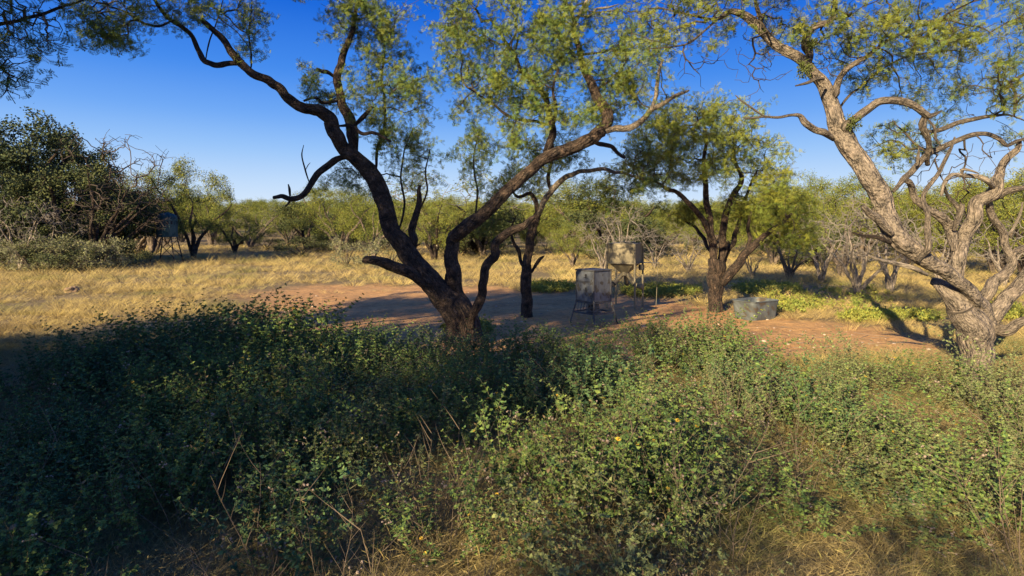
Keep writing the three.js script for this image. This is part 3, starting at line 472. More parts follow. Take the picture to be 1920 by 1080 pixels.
const P = {
  m1: protoTree({ name: 'brush_mesquite', seed: 101, h: 5, spread: 2.6, limbs: 5, r: 0.14, mid: 0.62, blobs: 26, per: 14, bark: M.barkGrey, twig: M.twigDark, leaf: mesqLeaf }),
  m2: protoTree({ name: 'brush_mesquite', seed: 102, h: 5, spread: 3, limbs: 6, r: 0.15, mid: 0.6, blobs: 30, per: 12, bark: M.barkGrey, twig: M.twigDark, leaf: mesqLeaf }),
  m3: protoTree({ name: 'brush_mesquite', seed: 103, h: 5, spread: 2.3, limbs: 4, r: 0.13, mid: 0.58, blobs: 22, per: 15, bark: M.barkDark, twig: M.twigDark, leaf: { ...mesqLeaf, a: [0.14, 0.19, 0.035], b: [0.25, 0.24, 0.03] } }),
  d1: protoTree({ name: 'dead_mesquite', seed: 111, h: 4, spread: 2.6, limbs: 7, r: 0.1, mid: 0.6, blobs: 34, per: 22, bark: M.deadWood, twig: M.twigGrey, tip: 0.007 }),
  d2: protoTree({ name: 'dead_mesquite', seed: 112, h: 4, spread: 2.2, limbs: 6, r: 0.11, mid: 0.62, blobs: 32, per: 22, bark: M.deadWood, twig: M.twigGrey, tip: 0.007 }),
  d3: protoTree({ name: 'thinning_mesquite', seed: 113, h: 4.4, spread: 2.5, limbs: 6, r: 0.14, mid: 0.6, blobs: 26, per: 14, bark: M.barkGrey, twig: M.twigGrey, tip: 0.006, leaf: { ...mesqLeaf, n: 8, thin: 0.6 } }),
  o1: protoTree({ name: 'evergreen_tree', seed: 121, h: 6, spread: 3, limbs: 5, r: 0.2, mid: 0.55, low: 0.15, blobs: 34, per: 13, bark: M.barkDark, twig: M.twigDark, leaf: { n: 16, size: 0.1, aspect: 0.32, spread: 0.3, step: 0.1, a: oA, b: oB } }),
  o2: protoTree({ name: 'evergreen_tree', seed: 122, h: 5, spread: 2.8, limbs: 6, r: 0.18, mid: 0.5, low: 0.1, blobs: 32, per: 13, bark: M.barkDark, twig: M.twigDark, leaf: { n: 16, size: 0.1, aspect: 0.32, spread: 0.3, step: 0.1, a: oA, b: [0.11, 0.12, 0.03] } }),
  b1: protoTree({ name: 'round_bush', seed: 131, h: 1.6, spread: 1.1, limbs: 8, r: 0.03, mid: 0.42, low: 0.1, blobs: 22, per: 9, bark: M.barkDark, twig: M.twigDark, tip: 0.004, leaf: { n: 12, size: 0.07, aspect: 0.25, spread: 0.14, step: 0.15, a: [0.06, 0.085, 0.03], b: [0.12, 0.13, 0.04] } }),
  b2: protoTree({ name: 'silvery_bush', seed: 132, h: 1.6, spread: 1.1, limbs: 9, r: 0.025, mid: 0.42, low: 0.1, blobs: 22, per: 9, bark: M.barkGrey, twig: M.twigGrey, tip: 0.004, leaf: { n: 12, size: 0.065, aspect: 0.2, spread: 0.13, step: 0.15, a: [0.2, 0.22, 0.11], b: [0.29, 0.28, 0.12] } }),
  bare: protoTree({ name: 'bare_tree', seed: 141, h: 6, spread: 2.6, limbs: 5, lean: 0.3, r: 0.11, mid: 0.65, blobs: 30, per: 22, bark: M.barkDark, twig: M.twigDark, tip: 0.009 }),
};
// put a tree where the photo shows it: column, distance, top row
const rngT = rnd(900);
function put(p, px, d, topRow, h0, label, group, wide = 1, turn) {
  const pos = ground(px, d); pos.y -= 0.05; const s = (EYE + (HZ - topRow) * d / F - pos.y) / h0;
  const cat = /bush/.test(p.name) ? 'bush' : 'tree', r = dup(p, pos, turn ?? rngT() * 6.28, [s * wide, s, s * wide], label, group); r.userData.category = cat; return r;
}
// the left thicket
put(P.o1, 20, 36, 222, 6, 'tall dark evergreen with a broad crown over the left thicket', null, 1.15);
put(P.o1, 105, 40, 248, 6, 'dark evergreen with a ragged top beside the tallest evergreen of the thicket', null, 0.85);
put(P.o2, 175, 36, 330, 5, 'low dark evergreen filling the middle of the thicket', null, 1.0);
put(P.o2, 60, 33, 400, 5, 'low dark evergreen at the foot of the tallest thicket tree', null, 1.5);
put(P.o2, 215, 38, 375, 5, 'low spreading evergreen under the leaning bare tree', null, 1.5);
put(P.o2, 130, 34, 300, 5, 'dark leafy evergreen joining the tall ones of the thicket', null, 1.0);
put(P.o1, -60, 35, 240, 6, 'dark evergreen at the outer end of the thicket', null, 1.0);
put(P.d2, 40, 31, 365, 4, 'grey dead tree with tangled twigs before the dark evergreens', 'dead trees in the thicket', 0.8);
put(P.d1, 95, 31.5, 385, 4, 'grey dead tree with tangled twigs before the dark evergreens', 'dead trees in the thicket', 0.75);
put(P.d2, -35, 31.5, 320, 4, 'grey dead tree with tangled twigs before the dark evergreens', 'dead trees in the thicket', 0.8);
put(P.bare, 165, 33, 245, 6, 'bare dark tree spreading leafless branches against the sky', null, 0.9, 0.1);
put(P.bare, 185, 34, 325, 6, 'leaning bare tree reaching low toward the hunting blind', null, 1.25, -0.25);
for (const [px, d, top] of [[18, 31, 436], [62, 30, 441], [105, 30.5, 438], [150, 30, 436], [190, 31, 440], [228, 33, 446], [125, 29.5, 447]]) put(px % 4 === 2 ? P.b2 : P.b1, px, d, top, 1.6, px % 4 === 2 ? 'pale green upright bush along the foot of the dark thicket' : 'dark green bush along the foot of the dark thicket', 'bushes along the thicket edge', 1.2);
// meadow edge
put(P.m3, 362, 42, 290, 5, 'single mesquite standing on the meadow to the right of the hunting blind', null, 0.8, 1.1);
put(P.m1, 285, 50, 322, 5, 'yellow-green mesquite right behind the hunting blind', null, 1.1);
put(P.m2, 262, 52, 340, 5, 'yellow-green mesquite between the bare tree and the hunting blind', null, 1.2);
put(P.m3, 440, 50, 385, 5, 'small mesquite with drooping boughs behind the single meadow mesquite', null, 1.1);
put(P.b1, 566, 44, 440, 1.6, 'wide dark mound of brush on the sunny meadow edge', null, 1.7);
put(P.b2, 650, 34, 440, 1.6, 'silvery bush just behind the broken log of the big mesquite', null, 1.1);
put(P.b1, 500, 58, 432, 1.6, 'small round bush on the path between the mesquites', null, 1.1);
put(P.o2, 575, 56, 378, 5, 'dark evergreen rising behind the wide mound of brush', null, 1.25);
put(P.m2, 640, 50, 352, 5, 'yellow-green mesquite between the dead limb and the big trunk', null, 1.1);
put(P.m1, 700, 42, 360, 5, 'bright mesquite showing behind the big forked trunk', 'mesquites showing behind the big forked tree', 1.0);
put(P.m3, 815, 40, 352, 5, 'bright mesquite showing behind the big forked trunk', 'mesquites showing behind the big forked tree', 1.0);
put(P.b2, 730, 30, 440, 1.6, 'silvery bush seen past the broken log', null, 1.2);
put(P.m2, 905, 46, 372, 5, 'bright mesquite showing behind the big forked trunk', 'mesquites showing behind the big forked tree', 1.0);
put(P.d3, 470, 62, 382, 4.4, 'thin half bare mesquite at the far end of the meadow', 'half bare mesquites at the meadow end', 1.2);
put(P.d3, 540, 70, 384, 4.4, 'thin half bare mesquite at the far end of the meadow', 'half bare mesquites at the meadow end', 1.2);
// behind the feeders
put(P.m1, 1075, 33, 418, 5, 'short dark stemmed mesquite behind the metal box feeder', null, 1.1);
put(P.d1, 1130, 29, 400, 4, 'bleached dead tree fanning out behind the hopper feeder', null, 0.75, 2.2);
put(P.d2, 1165, 36, 378, 4, 'tall bleached dead tree rising above the hopper feeder', null, 0.8);
put(P.d1, 1228, 32, 430, 4, 'pale forked dead tree standing right of the hopper feeder', null, 0.9);
put(P.d2, 1290, 29, 432, 4, 'pale low dead tree just left of the leafy mesquite trunk', null, 0.9, 0.6);
put(P.d1, 1410, 26, 448, 4, 'grey dead tree behind the stock tank', null, 0.8, 2.9);
put(P.d3, 1480, 25, 400, 4.4, 'grey half bare mesquite between the stock tank and the gnarled tree', 'half bare mesquites right of the tank', 0.8);
put(P.d2, 1540, 24, 402, 4, 'grey leafless tree in the thicket beyond the tank', 'grey trees beyond the tank', 0.9);
put(P.d1, 1607, 19.5, 372, 4, 'pale forked bare tree standing in the sun before the right thicket', null, 0.8, 0.5);
put(P.d2, 1668, 20, 380, 4, 'pale bare tree with a split trunk behind the gnarled tree', null, 0.8, 1.9);
put(P.d3, 1580, 27, 350, 4.4, 'grey half bare mesquite between the stock tank and the gnarled tree', 'half bare mesquites right of the tank', 0.9);
put(P.d1, 1760, 24, 388, 4, 'grey leafless tree in the thicket beyond the tank', 'grey trees beyond the tank', 0.9);
put(P.d2, 1880, 22, 400, 4, 'grey leafless tree in the thicket beyond the tank', 'grey trees beyond the tank', 0.9);
put(P.o2, 1520, 34, 395, 5, 'dark evergreen shading the thicket beyond the tank', null, 1.2);
for (const [px, d, top] of [[1450, 34, 350], [1530, 38, 335], [1620, 36, 330], [1700, 33, 345], [1790, 32, 340], [1870, 28, 322], [1925, 26, 310], [1500, 44, 350], [1660, 46, 350]]) put([P.m1, P.m2, P.m3][px % 3], px, d, top, 5, 'yellow-green mesquite in the brush behind the gnarled tree', 'mesquites behind the gnarled tree', 1.05);
// the brush line across the back
for (let row = 0; row < 4; row++) {
  const d0 = [48, 60, 76, 95][row], n = [26, 32, 36, 40][row];
  for (let i = 0; i < n; i++) {
    const px = -80 + (i + 0.8 * rngT()) / n * 2080, d = d0 * (0.92 + 0.16 * rngT()) * (px < 760 ? 1.18 : 1), k = rngT();
    if (row === 0 && (px < 720 || (px > 940 && px < 990))) continue; if (row === 1 && px > 480 && px < 540) continue;
    const p = k < 0.3 ? P.m1 : k < 0.56 ? P.m2 : k < 0.74 ? P.m3 : k < 0.84 ? P.d3 : P.o2;
    const lab = p.name === 'brush_mesquite' ? 'green mesquite in the unbroken brush line across the back' : p === P.d3 ? 'grey thinning mesquite in the brush line across the back' : 'dark evergreen in the brush line across the back';
    const pos = ground(px, d); pos.y -= 0.05; const h = 2.8 + 4.4 * rngT() ** 1.7, s = h / (p === P.d3 ? 4.4 : 5), w = 0.9 + 0.95 * rngT();
    const r = dup(p, pos, rngT() * 6.28, [s * w, s, s * w], lab, 'brush line across the back'); r.userData.category = 'tree';
  }
}
for (let i = 0; i < 60; i++) {                         // low brush at its foot
  const px = 420 + rngT() * 1560, d = (38 + 26 * rngT()) * (px < 760 ? 1.25 : 1), pale = rngT() < 0.5; if (px > 470 && px < 560 && d < 70) continue;
  put(pale ? P.b2 : P.b1, px, d, HZ - (1.1 + 1.1 * rngT() - EYE) * F / d, 1.6, pale ? 'pale low bush at the foot of the back brush line' : 'dark low bush at the foot of the back brush line', 'low bushes at the brush foot', 1.5);
}
{ // wooded rise beyond, one mass
  const g = mergeGeometries([P.m1, P.m2].map((p, k) => { const q = p.children[2].geometry.clone(); q.translate(k * 3.2, 0, k * 1.6); return q; }));
  const n = 420, m = new THREE.InstancedMesh(g, M.leafMerged, n), q = new THREE.Quaternion(), mat = new THREE.Matrix4(), rng = rnd(77);
  for (let i = 0; i < n; i++) { const d = 105 + 150 * rng(), x = (rng() * 2 - 1) * d * 1.15, s = 0.65 + 0.9 * rng() ** 1.5; mat.compose(onGround(x, -d, 0.3), q.setFromAxisAngle(V(0, 1, 0), rng() * 6.28), V(s * 1.2, s, s * 1.2)); m.setMatrixAt(i, mat); }
  m.name = 'distant_woodland'; scene.add(m); tag(m, 'distant olive green woodland on the low rise behind the brush', 'woodland', null, 'stuff');
}
// trees outside the frame toward the sun, whose shade lies over the weeds
for (const [p, x, z, s, w, lab] of [
  [P.o1, -9.2, -0.2, 1.62, 0.86, 'tall dense evergreen whose shade covers the weeds and the big forked trunk'], [P.o2, -14.4, -3.6, 1.05, 1.3, 'spreading evergreen whose shade reaches the dark grass by the meadow'],
  [P.o1, -14.0, 1.2, 1.75, 0.8, 'tall evergreen at the back of the shade trees, its shade on the forked trunk'], [P.o2, -12.4, 5.8, 1.5, 1.0, 'broad evergreen standing behind the tallest shade tree'], [P.d3, -4.4, 4.6, 1.25, 1.0, 'airy mesquite whose dappled shade falls on the flowering weeds'], [P.d3, -2.2, 8.2, 1.1, 0.8, 'half bare mesquite whose thin shade falls before the gnarled tree'],
  [P.d3, -7.3, 4.7, 1.95, 0.6, 'tall mesquite whose dappled shade crosses the dirt beside the tank'], [P.d3, -3.6, 2.9, 0.8, 0.8, 'short mesquite whose shade dapples the nearest weeds'], [P.m3, -2.6, 4.6, 0.72, 0.8, 'small mesquite whose shade dapples the dry foreground grass'],
  [P.o2, -6.7, 0.3, 0.7, 1.1, 'low dark evergreen between the shade trees'], [P.o2, -8.8, -3.0, 0.7, 1.1, 'low dark evergreen under the mesquite with drooping boughs'],
  [P.b1, -4.3, 1.7, 1.1, 1.2, 'large round bush whose shade darkens the nearest grass'], [P.b1, -5.6, 0.6, 1.6, 1.4, 'large dark bush between the shade trees'],
]) { const r = dup(p, onGround(x, z, 0.05), x * 3, [s * w, s, s * w], lab, 'shade trees'); delete r.userData.group; r.userData.category = /bush/.test(p.name) ? 'bush' : 'tree'; }
console.log('brush');

// ---------------------------------------------------------------- weeds and grass
function weedProto(o) {
  const rng = rnd(o.seed), t = new THREE.Group(); t.name = o.name;
  const gs = new GB(), gl = new GB(), gh_ = new GB(); const flowers = [];
  const leafAt = (p, d, L, c) => {
    const s = perp(d, rng), n = d.clone().cross(s).normalize(), w = L * (0.24 + 0.1 * rng());
    const P0 = p, P1 = p.clone().addScaledVector(d, L * 0.35), P2 = p.clone().addScaledVector(d, L * 0.7).addScaledVector(n, -0.06 * L), P3 = p.clone().addScaledVector(d, L).addScaledVector(n, -0.2 * L);
    const i = [gl.v(P0, 0, 0, c), gl.v(P1.clone().addScaledVector(s, w).addScaledVector(n, w * 0.3), 0, 0, c), gl.v(P1, 0, 0, c), gl.v(P1.clone().addScaledVector(s, -w).addScaledVector(n, w * 0.3), 0, 0, c), gl.v(P2.clone().addScaledVector(s, w * 0.7), 0, 0, c), gl.v(P2.clone().addScaledVector(s, -w * 0.7), 0, 0, c), gl.v(P3, 0, 0, c)];
    gl.i.push(i[0], i[1], i[2], i[0], i[2], i[3], i[1], i[4], i[2], i[2], i[4], i[5], i[2], i[5], i[3], i[4], i[6], i[5]);
  };
  const head = p => { const r = 0.005 + 0.005 * rng(), g = new THREE.IcosahedronGeometry(r, 0), a = g.attributes.position; const b = gh_.n; for (let k = 0; k < a.count; k++) gh_.v(V(a.getX(k), a.getY(k), a.getZ(k)).multiplyScalar(0.8 + 0.4 * rng()).add(p)); for (let k = 0; k < a.count; k++) gh_.i.push(b + k); };
  const shoot = (p0, dir, len, r, lev) => {
    const n = Math.max(4, Math.round(len / 0.07)), pts = [{ p: p0.clone(), r }], d = dir.clone(); let p = p0.clone();
    for (let k = 1; k <= n; k++) {
      d.add(V(rng() - 0.5, rng() * 0.35, rng() - 0.5).multiplyScalar(0.22)).normalize(); p = p.clone().addScaledVector(d, len / n); pts.push({ p, r: r * (1 - 0.75 * k / n) });
      const f = k / n, bare = lev === 0 && f < o.bare;
      if (!bare) for (let q = 0; q < o.leaves; q++) { const ld = perp(d, rng).addScaledVector(d, 0.35 + 0.4 * rng()).add(V(0, -0.15, 0)).normalize(), k2 = rng(), dead = f < 0.5 && rng() < 0.15, j = 0.75 + 0.5 * rng(), c = dead ? [0.2 * j, 0.145 * j, 0.075 * j] : o.a.map((v, i) => (v * (1 - k2) + o.b[i] * k2) * j); leafAt(p, ld, o.size * (1.15 - 0.6 * f) * (0.6 + 0.7 * rng()), c); }
      if (lev === 0 && f > 0.3 && rng() < o.fork) shoot(p, perp(d, rng).multiplyScalar(0.8).addScaledVector(d, 1).normalize(), len * (0.2 + 0.3 * rng()), r * 0.55, 1);
    }
    tube(gs, pts, 3);
    if (rng() < o.heads) for (let k = 0; k < 3 + 4 * rng(); k++) { const e = p.clone().addScaledVector(d, 0.02 + 0.05 * rng()).add(rv(rng).multiplyScalar(0.045)); tube(gs, [{ p, r: 0.0012 }, { p: e, r: 0.001 }], 3); head(e); }
    else if (flowers.length < o.flowers && rng() < 0.25) flowers.push([p.clone(), d.clone().add(V(0, 0.3, 0.4)).normalize()]);
  };
  for (let i = 0; i < o.stems; i++) { const az = rng() * 6.28, tilt = 0.15 + 0.65 * rng(), rr = o.foot * Math.sqrt(rng()); shoot(V(Math.cos(az) * rr, -0.02, Math.sin(az) * rr), V(Math.cos(az) * tilt, 1, Math.sin(az) * tilt).normalize(), o.h * (0.6 + 0.5 * rng()), 0.0045, 0); }
  part(t, 'stem_mass', gs.build(), M.stem, 'stuff'); part(t, 'leaf_mass', gl.build(), M.weedLeaf, 'stuff'); if (gh_.n) part(t, 'seed_head_mass', gh_.build(), M.seed, 'stuff');
  flowers.forEach(([p, d]) => { const f = part(t, 'flower', PETALS, M.petal); f.position.copy(p); f.scale.setScalar(0.78); f.quaternion.setFromUnitVectors(V(0, 1, 0), d); part(f, 'flower_disc', DISC, M.disc); });
  console.log(o.name, 'leaf tris', gl.i.length / 3, 'stem', gs.i.length / 3, 'flowers', flowers.length);
  return t;
}
const PETALS = (() => { const gb = new GB(), rng = rnd(3); for (let k = 0; k < 11; k++) { const a = k / 11 * 6.28 + 0.2 * rng(), d = V(Math.cos(a), 0.15 + 0.25 * rng(), Math.sin(a)).normalize(), s = V(-Math.sin(a), 0, Math.cos(a)); leafQuad(gb, d.clone().multiplyScalar(0.004), d, s, 0.018, 0.0045); } return gb.build(); })();
const DISC = new THREE.SphereGeometry(0.006, 8, 5, 0, 6.283, 0, 1.7);
const wA = [0.075, 0.155, 0.045], wB = [0.19, 0.26, 0.05];
const WP = [
  weedProto({ name: 'weed_plant', seed: 201, h: 0.85, stems: 16, foot: 0.14, leaves: 7, size: 0.045, bare: 0.25, fork: 0.32, heads: 0.02, flowers: 4, a: wA, b: wB }),
  weedProto({ name: 'weed_plant', seed: 202, h: 0.9, stems: 18, foot: 0.18, leaves: 7, size: 0.036, bare: 0.3, fork: 0.3, heads: 0.05, flowers: 4, a: wA, b: wB }),
  weedProto({ name: 'weed_plant', seed: 203, h: 0.75, stems: 20, foot: 0.2, leaves: 8, size: 0.04, bare: 0.2, fork: 0.26, heads: 0.0, flowers: 0, a: [0.062, 0.145, 0.06], b: [0.14, 0.215, 0.065] }),
  weedProto({ name: 'weed_plant', seed: 204, h: 0.95, stems: 10, foot: 0.16, leaves: 6, size: 0.038, bare: 0.35, fork: 0.4, heads: 0.2, flowers: 4, a: [0.11, 0.17, 0.05], b: [0.23, 0.26, 0.065] }),
  weedProto({ name: 'weed_plant', seed: 205, h: 0.8, stems: 18, foot: 0.2, leaves: 9, size: 0.03, bare: 0.15, fork: 0.3, heads: 0.01, flowers: 0, a: [0.14, 0.19, 0.075], b: [0.25, 0.28, 0.1] }),
];
const DRY = [301, 302].map((seed, k) => { const t = weedProto({ name: 'dry_stalks', seed, h: 0.85, stems: 7 + k * 3, foot: 0.12, leaves: 0, size: 0.03, bare: 0.9, fork: 0.45, heads: k ? 0.12 : 0, flowers: 0, a: wA, b: wB }); t.children = t.children.filter(c => c.geometry.attributes.position.count); t.children[0].material = M.dry; return t; });
const weedLabels = ['leafy green weed with yellow flowers', 'tall green weed with a few seed heads', 'dense low dark green weed', 'open weed with dry pinkish seed heads', 'pale grey-green leafy weed'];
{
  const rng = rnd(555); let n = 0;
  const topRow = [[100, 690], [140, 640], [220, 600], [330, 578], [500, 566], [600, 588], [800, 600], [1100, 594], [1160, 625], [1185, 640], [1200, 600], [1300, 586], [1400, 612], [1440, 655], [1540, 665], [1570, 628], [1650, 620], [1690, 680], [1720, 790], [1800, 820], [1850, 660], [1930, 640]];
  const beds = [[1115, 4.7, 0.66, 712], [1300, 9.3, 0.95, 588], [1620, 8.2, 0.5, 620], [1450, 6.9, 0.8, 662], [1650, 5.6, 0.52, 748], [1890, 7.2, 0.62, 645], [1060, 9.2, 0.95, 600], [860, 9.2, 0.95, 612], [660, 9.1, 1.05, 602], [500, 9.0, 1.2, 568], [330, 8.8, 1.1, 582], [190, 8.0, 0.9, 612], [420, 7.0, 1.05, 642], [640, 7.2, 1.05, 652], [860, 7.0, 0.95, 668], [1080, 7.2, 0.85, 640], [230, 6.0, 0.95, 690], [480, 5.4, 0.9, 716], [700, 5.5, 0.85, 722], [80, 5.0, 0.7, 762], [300, 4.4, 0.62, 805], [560, 4.0, 0.5, 855], [1240, 6.2, 0.6, 702], [1560, 6.6, 0.42, 690], [1800, 5.0, 0.42, 805], [1905, 4.4, 0.5, 825], [1190, 3.5, 0.45, 900], [40, 3.5, 0.4, 905], [1440, 4.7, 0.45, 835], [1700, 4.4, 0.42, 850], [960, 3.9, 0.45, 880], [1930, 5.8, 0.5, 730]];
  beds.forEach(([bx_, bd, R_, top], bi) => {
    const H = EYE - (top - HZ) * bd / F, cx = (bx_ - 960) * bd / F, m = Math.max(3, Math.round(R_ * R_ * Math.PI / (bx_ > 1090 ? 0.15 : 0.225))), main = [0, 1, 2, 0, 3, 4, 2, 1][(bi * 5 + 3) % 8];
    for (let i = 0; i < m && n < 300; i++) {
      const f = Math.sqrt((i + 0.5) / m), a = i * 2.4 + bi, X = cx + Math.cos(a) * f * R_ + (rng() - 0.5) * 0.15, Z = -bd + Math.sin(a) * f * R_ + (rng() - 0.5) * 0.15, [px, , dd] = toPix(X, Z);
      let kind = rng() < 0.6 ? main : Math.floor(rng() * 4); if (bx_ > 1780) kind = rng() < 0.7 ? 4 : 0; if (bi === 0) kind = [0, 1, 3, 1][i % 4]; if (bx_ > 1180 && bx_ < 1700 && rng() < 0.3) kind = 4;
      if (Math.hypot(X - 6.82, Z + 8.6) < 0.5) continue;
      const H0 = [0.95, 1.0, 0.85, 1.05, 0.9][kind], s = H * Math.sqrt(1 - 0.6 * f * f) * (0.95 + 0.3 * rng()) / (H0 * 1.07), wd = Math.max(s, 0.8);
      const zone = dd < 4.3 ? 'in the foreground grass' : px < 1180 ? 'in the bed before the big forked mesquite' : px < 1815 ? 'in the bed before the dirt clearing' : 'beside the gnarled tree';
      const r = dup(WP[kind], onGround(X, Z), rng() * 6.28, [wd * (1.0 + 0.3 * rng()), s, wd * (1.0 + 0.3 * rng())], `${weedLabels[kind]} ${zone}`, `weeds ${zone}`); r.userData.category = 'weed'; n++;
    }
  });
  console.log('weeds', n);
  for (let i = 0; i < 40; i++) {                          // leafless stalks left from last season
    const d = 2.6 + 7 * rng(), px = -40 + 2000 * rng(), x = (px - 960) * d / F; if (dirtAt(x, -d) > 0.4 || (px > 1150 && px < 1190)) continue;
    const hmax = EYE - (lerpTable(topRow, px) - HZ) * d / F, s = Math.min(hmax + 0.05, 0.6 + 0.45 * rng()) / 0.9; if (s < 0.3) continue;
    const r = dup(DRY[i % 2], onGround(x, -d), rng() * 6.28, s, i % 2 ? 'leafless dry stalks with forked tips standing among the weeds' : 'thin bare brown stalks leaning among the weeds', 'dry stalks among the weeds'); r.userData.category = 'dry plant';
  }
}
function tuft(seed, blades, h, w, spread, lean, heads = 0) {
  const rng = rnd(seed), gb = new GB();
  for (let b = 0; b < blades; b++) {
    const az = rng() * 6.28, rr = spread * Math.sqrt(rng()), L = h * (0.45 + 0.65 * rng()), tl = lean * (0.25 + rng()), d = V(Math.cos(az) * tl, 1, Math.sin(az) * tl).normalize(), s = V(-Math.sin(az), 0, Math.cos(az)).applyAxisAngle(V(0, 1, 0), rng() * 2);
    let p = V(Math.cos(az) * rr, -0.02, Math.sin(az) * rr), last = null; const n = 2;
    for (let k = 0; k <= n; k++) {
      const ww = w * (k ? 0.75 : 1) * 0.5, a = gb.v(p.clone().addScaledVector(s, k === n ? 0 : ww)), c = k === n ? a : gb.v(p.clone().addScaledVector(s, -ww));
      if (last) { gb.i.push(last[0], a, last[1]); if (k < n) gb.i.push(last[1], a, c); } last = [a, c];
      if (heads && k === n) for (let q = 0; q < heads; q++) { const e = p.clone().addScaledVector(d, -L * 0.3 * rng()), dd = rv(rng).addScaledVector(d, 1.1).normalize(); leafQuad(gb, e, dd, perp(dd, rng), L * (0.1 + 0.12 * rng()), 0.0009); }
      d.add(V(Math.cos(az) * 0.3 * lean, -0.25 * lean, Math.sin(az) * 0.3 * lean)).add(rv(rng).multiplyScalar(0.08)).normalize(); p = p.clone().addScaledVector(d, L / n);
    }
  }
  return gb.build();
}
function scatter(name, geo, mat, list, label, category) {        // all the tufts of a kind as one mesh
  const gp = geo.attributes.position.array, gi = geo.index.array, nv = gp.length / 3, rng = rnd(list.length), N = list.length;
  const pos = new Float32Array(N * nv * 3), col = new Float32Array(N * nv * 3), idx = new Uint32Array(N * gi.length), per = geo.userData.per ?? 4;
  list.forEach(([x, z, s, sy, turn, c], i) => {
    const cs = Math.cos(turn) * s, sn = Math.sin(turn) * s, y = gh(x, z); let j = 1;
    for (let k = 0; k < nv; k++) { const o = (i * nv + k) * 3, X = gp[k * 3], Z = gp[k * 3 + 2]; if (k % per === 0) j = 0.8 + 0.4 * rng(); pos[o] = x + X * cs + Z * sn; pos[o + 1] = y + gp[k * 3 + 1] * sy; pos[o + 2] = z - X * sn + Z * cs; col[o] = c[0] * j; col[o + 1] = c[1] * j; col[o + 2] = c[2] * j; }
    for (let k = 0; k < gi.length; k++) idx[i * gi.length + k] = gi[k] + i * nv;
  });
  const g = new THREE.BufferGeometry(); g.setAttribute('position', new THREE.BufferAttribute(pos, 3)); g.setAttribute('color', new THREE.BufferAttribute(col, 3)); g.setIndex(new THREE.BufferAttribute(idx, 1)); g.computeVertexNormals();
  const m = new THREE.Mesh(g, mat); m.name = name; m.castShadow = m.receiveShadow = true; scene.add(m); console.log(name, idx.length / 3); return tag(m, label, category, null, 'stuff');
}
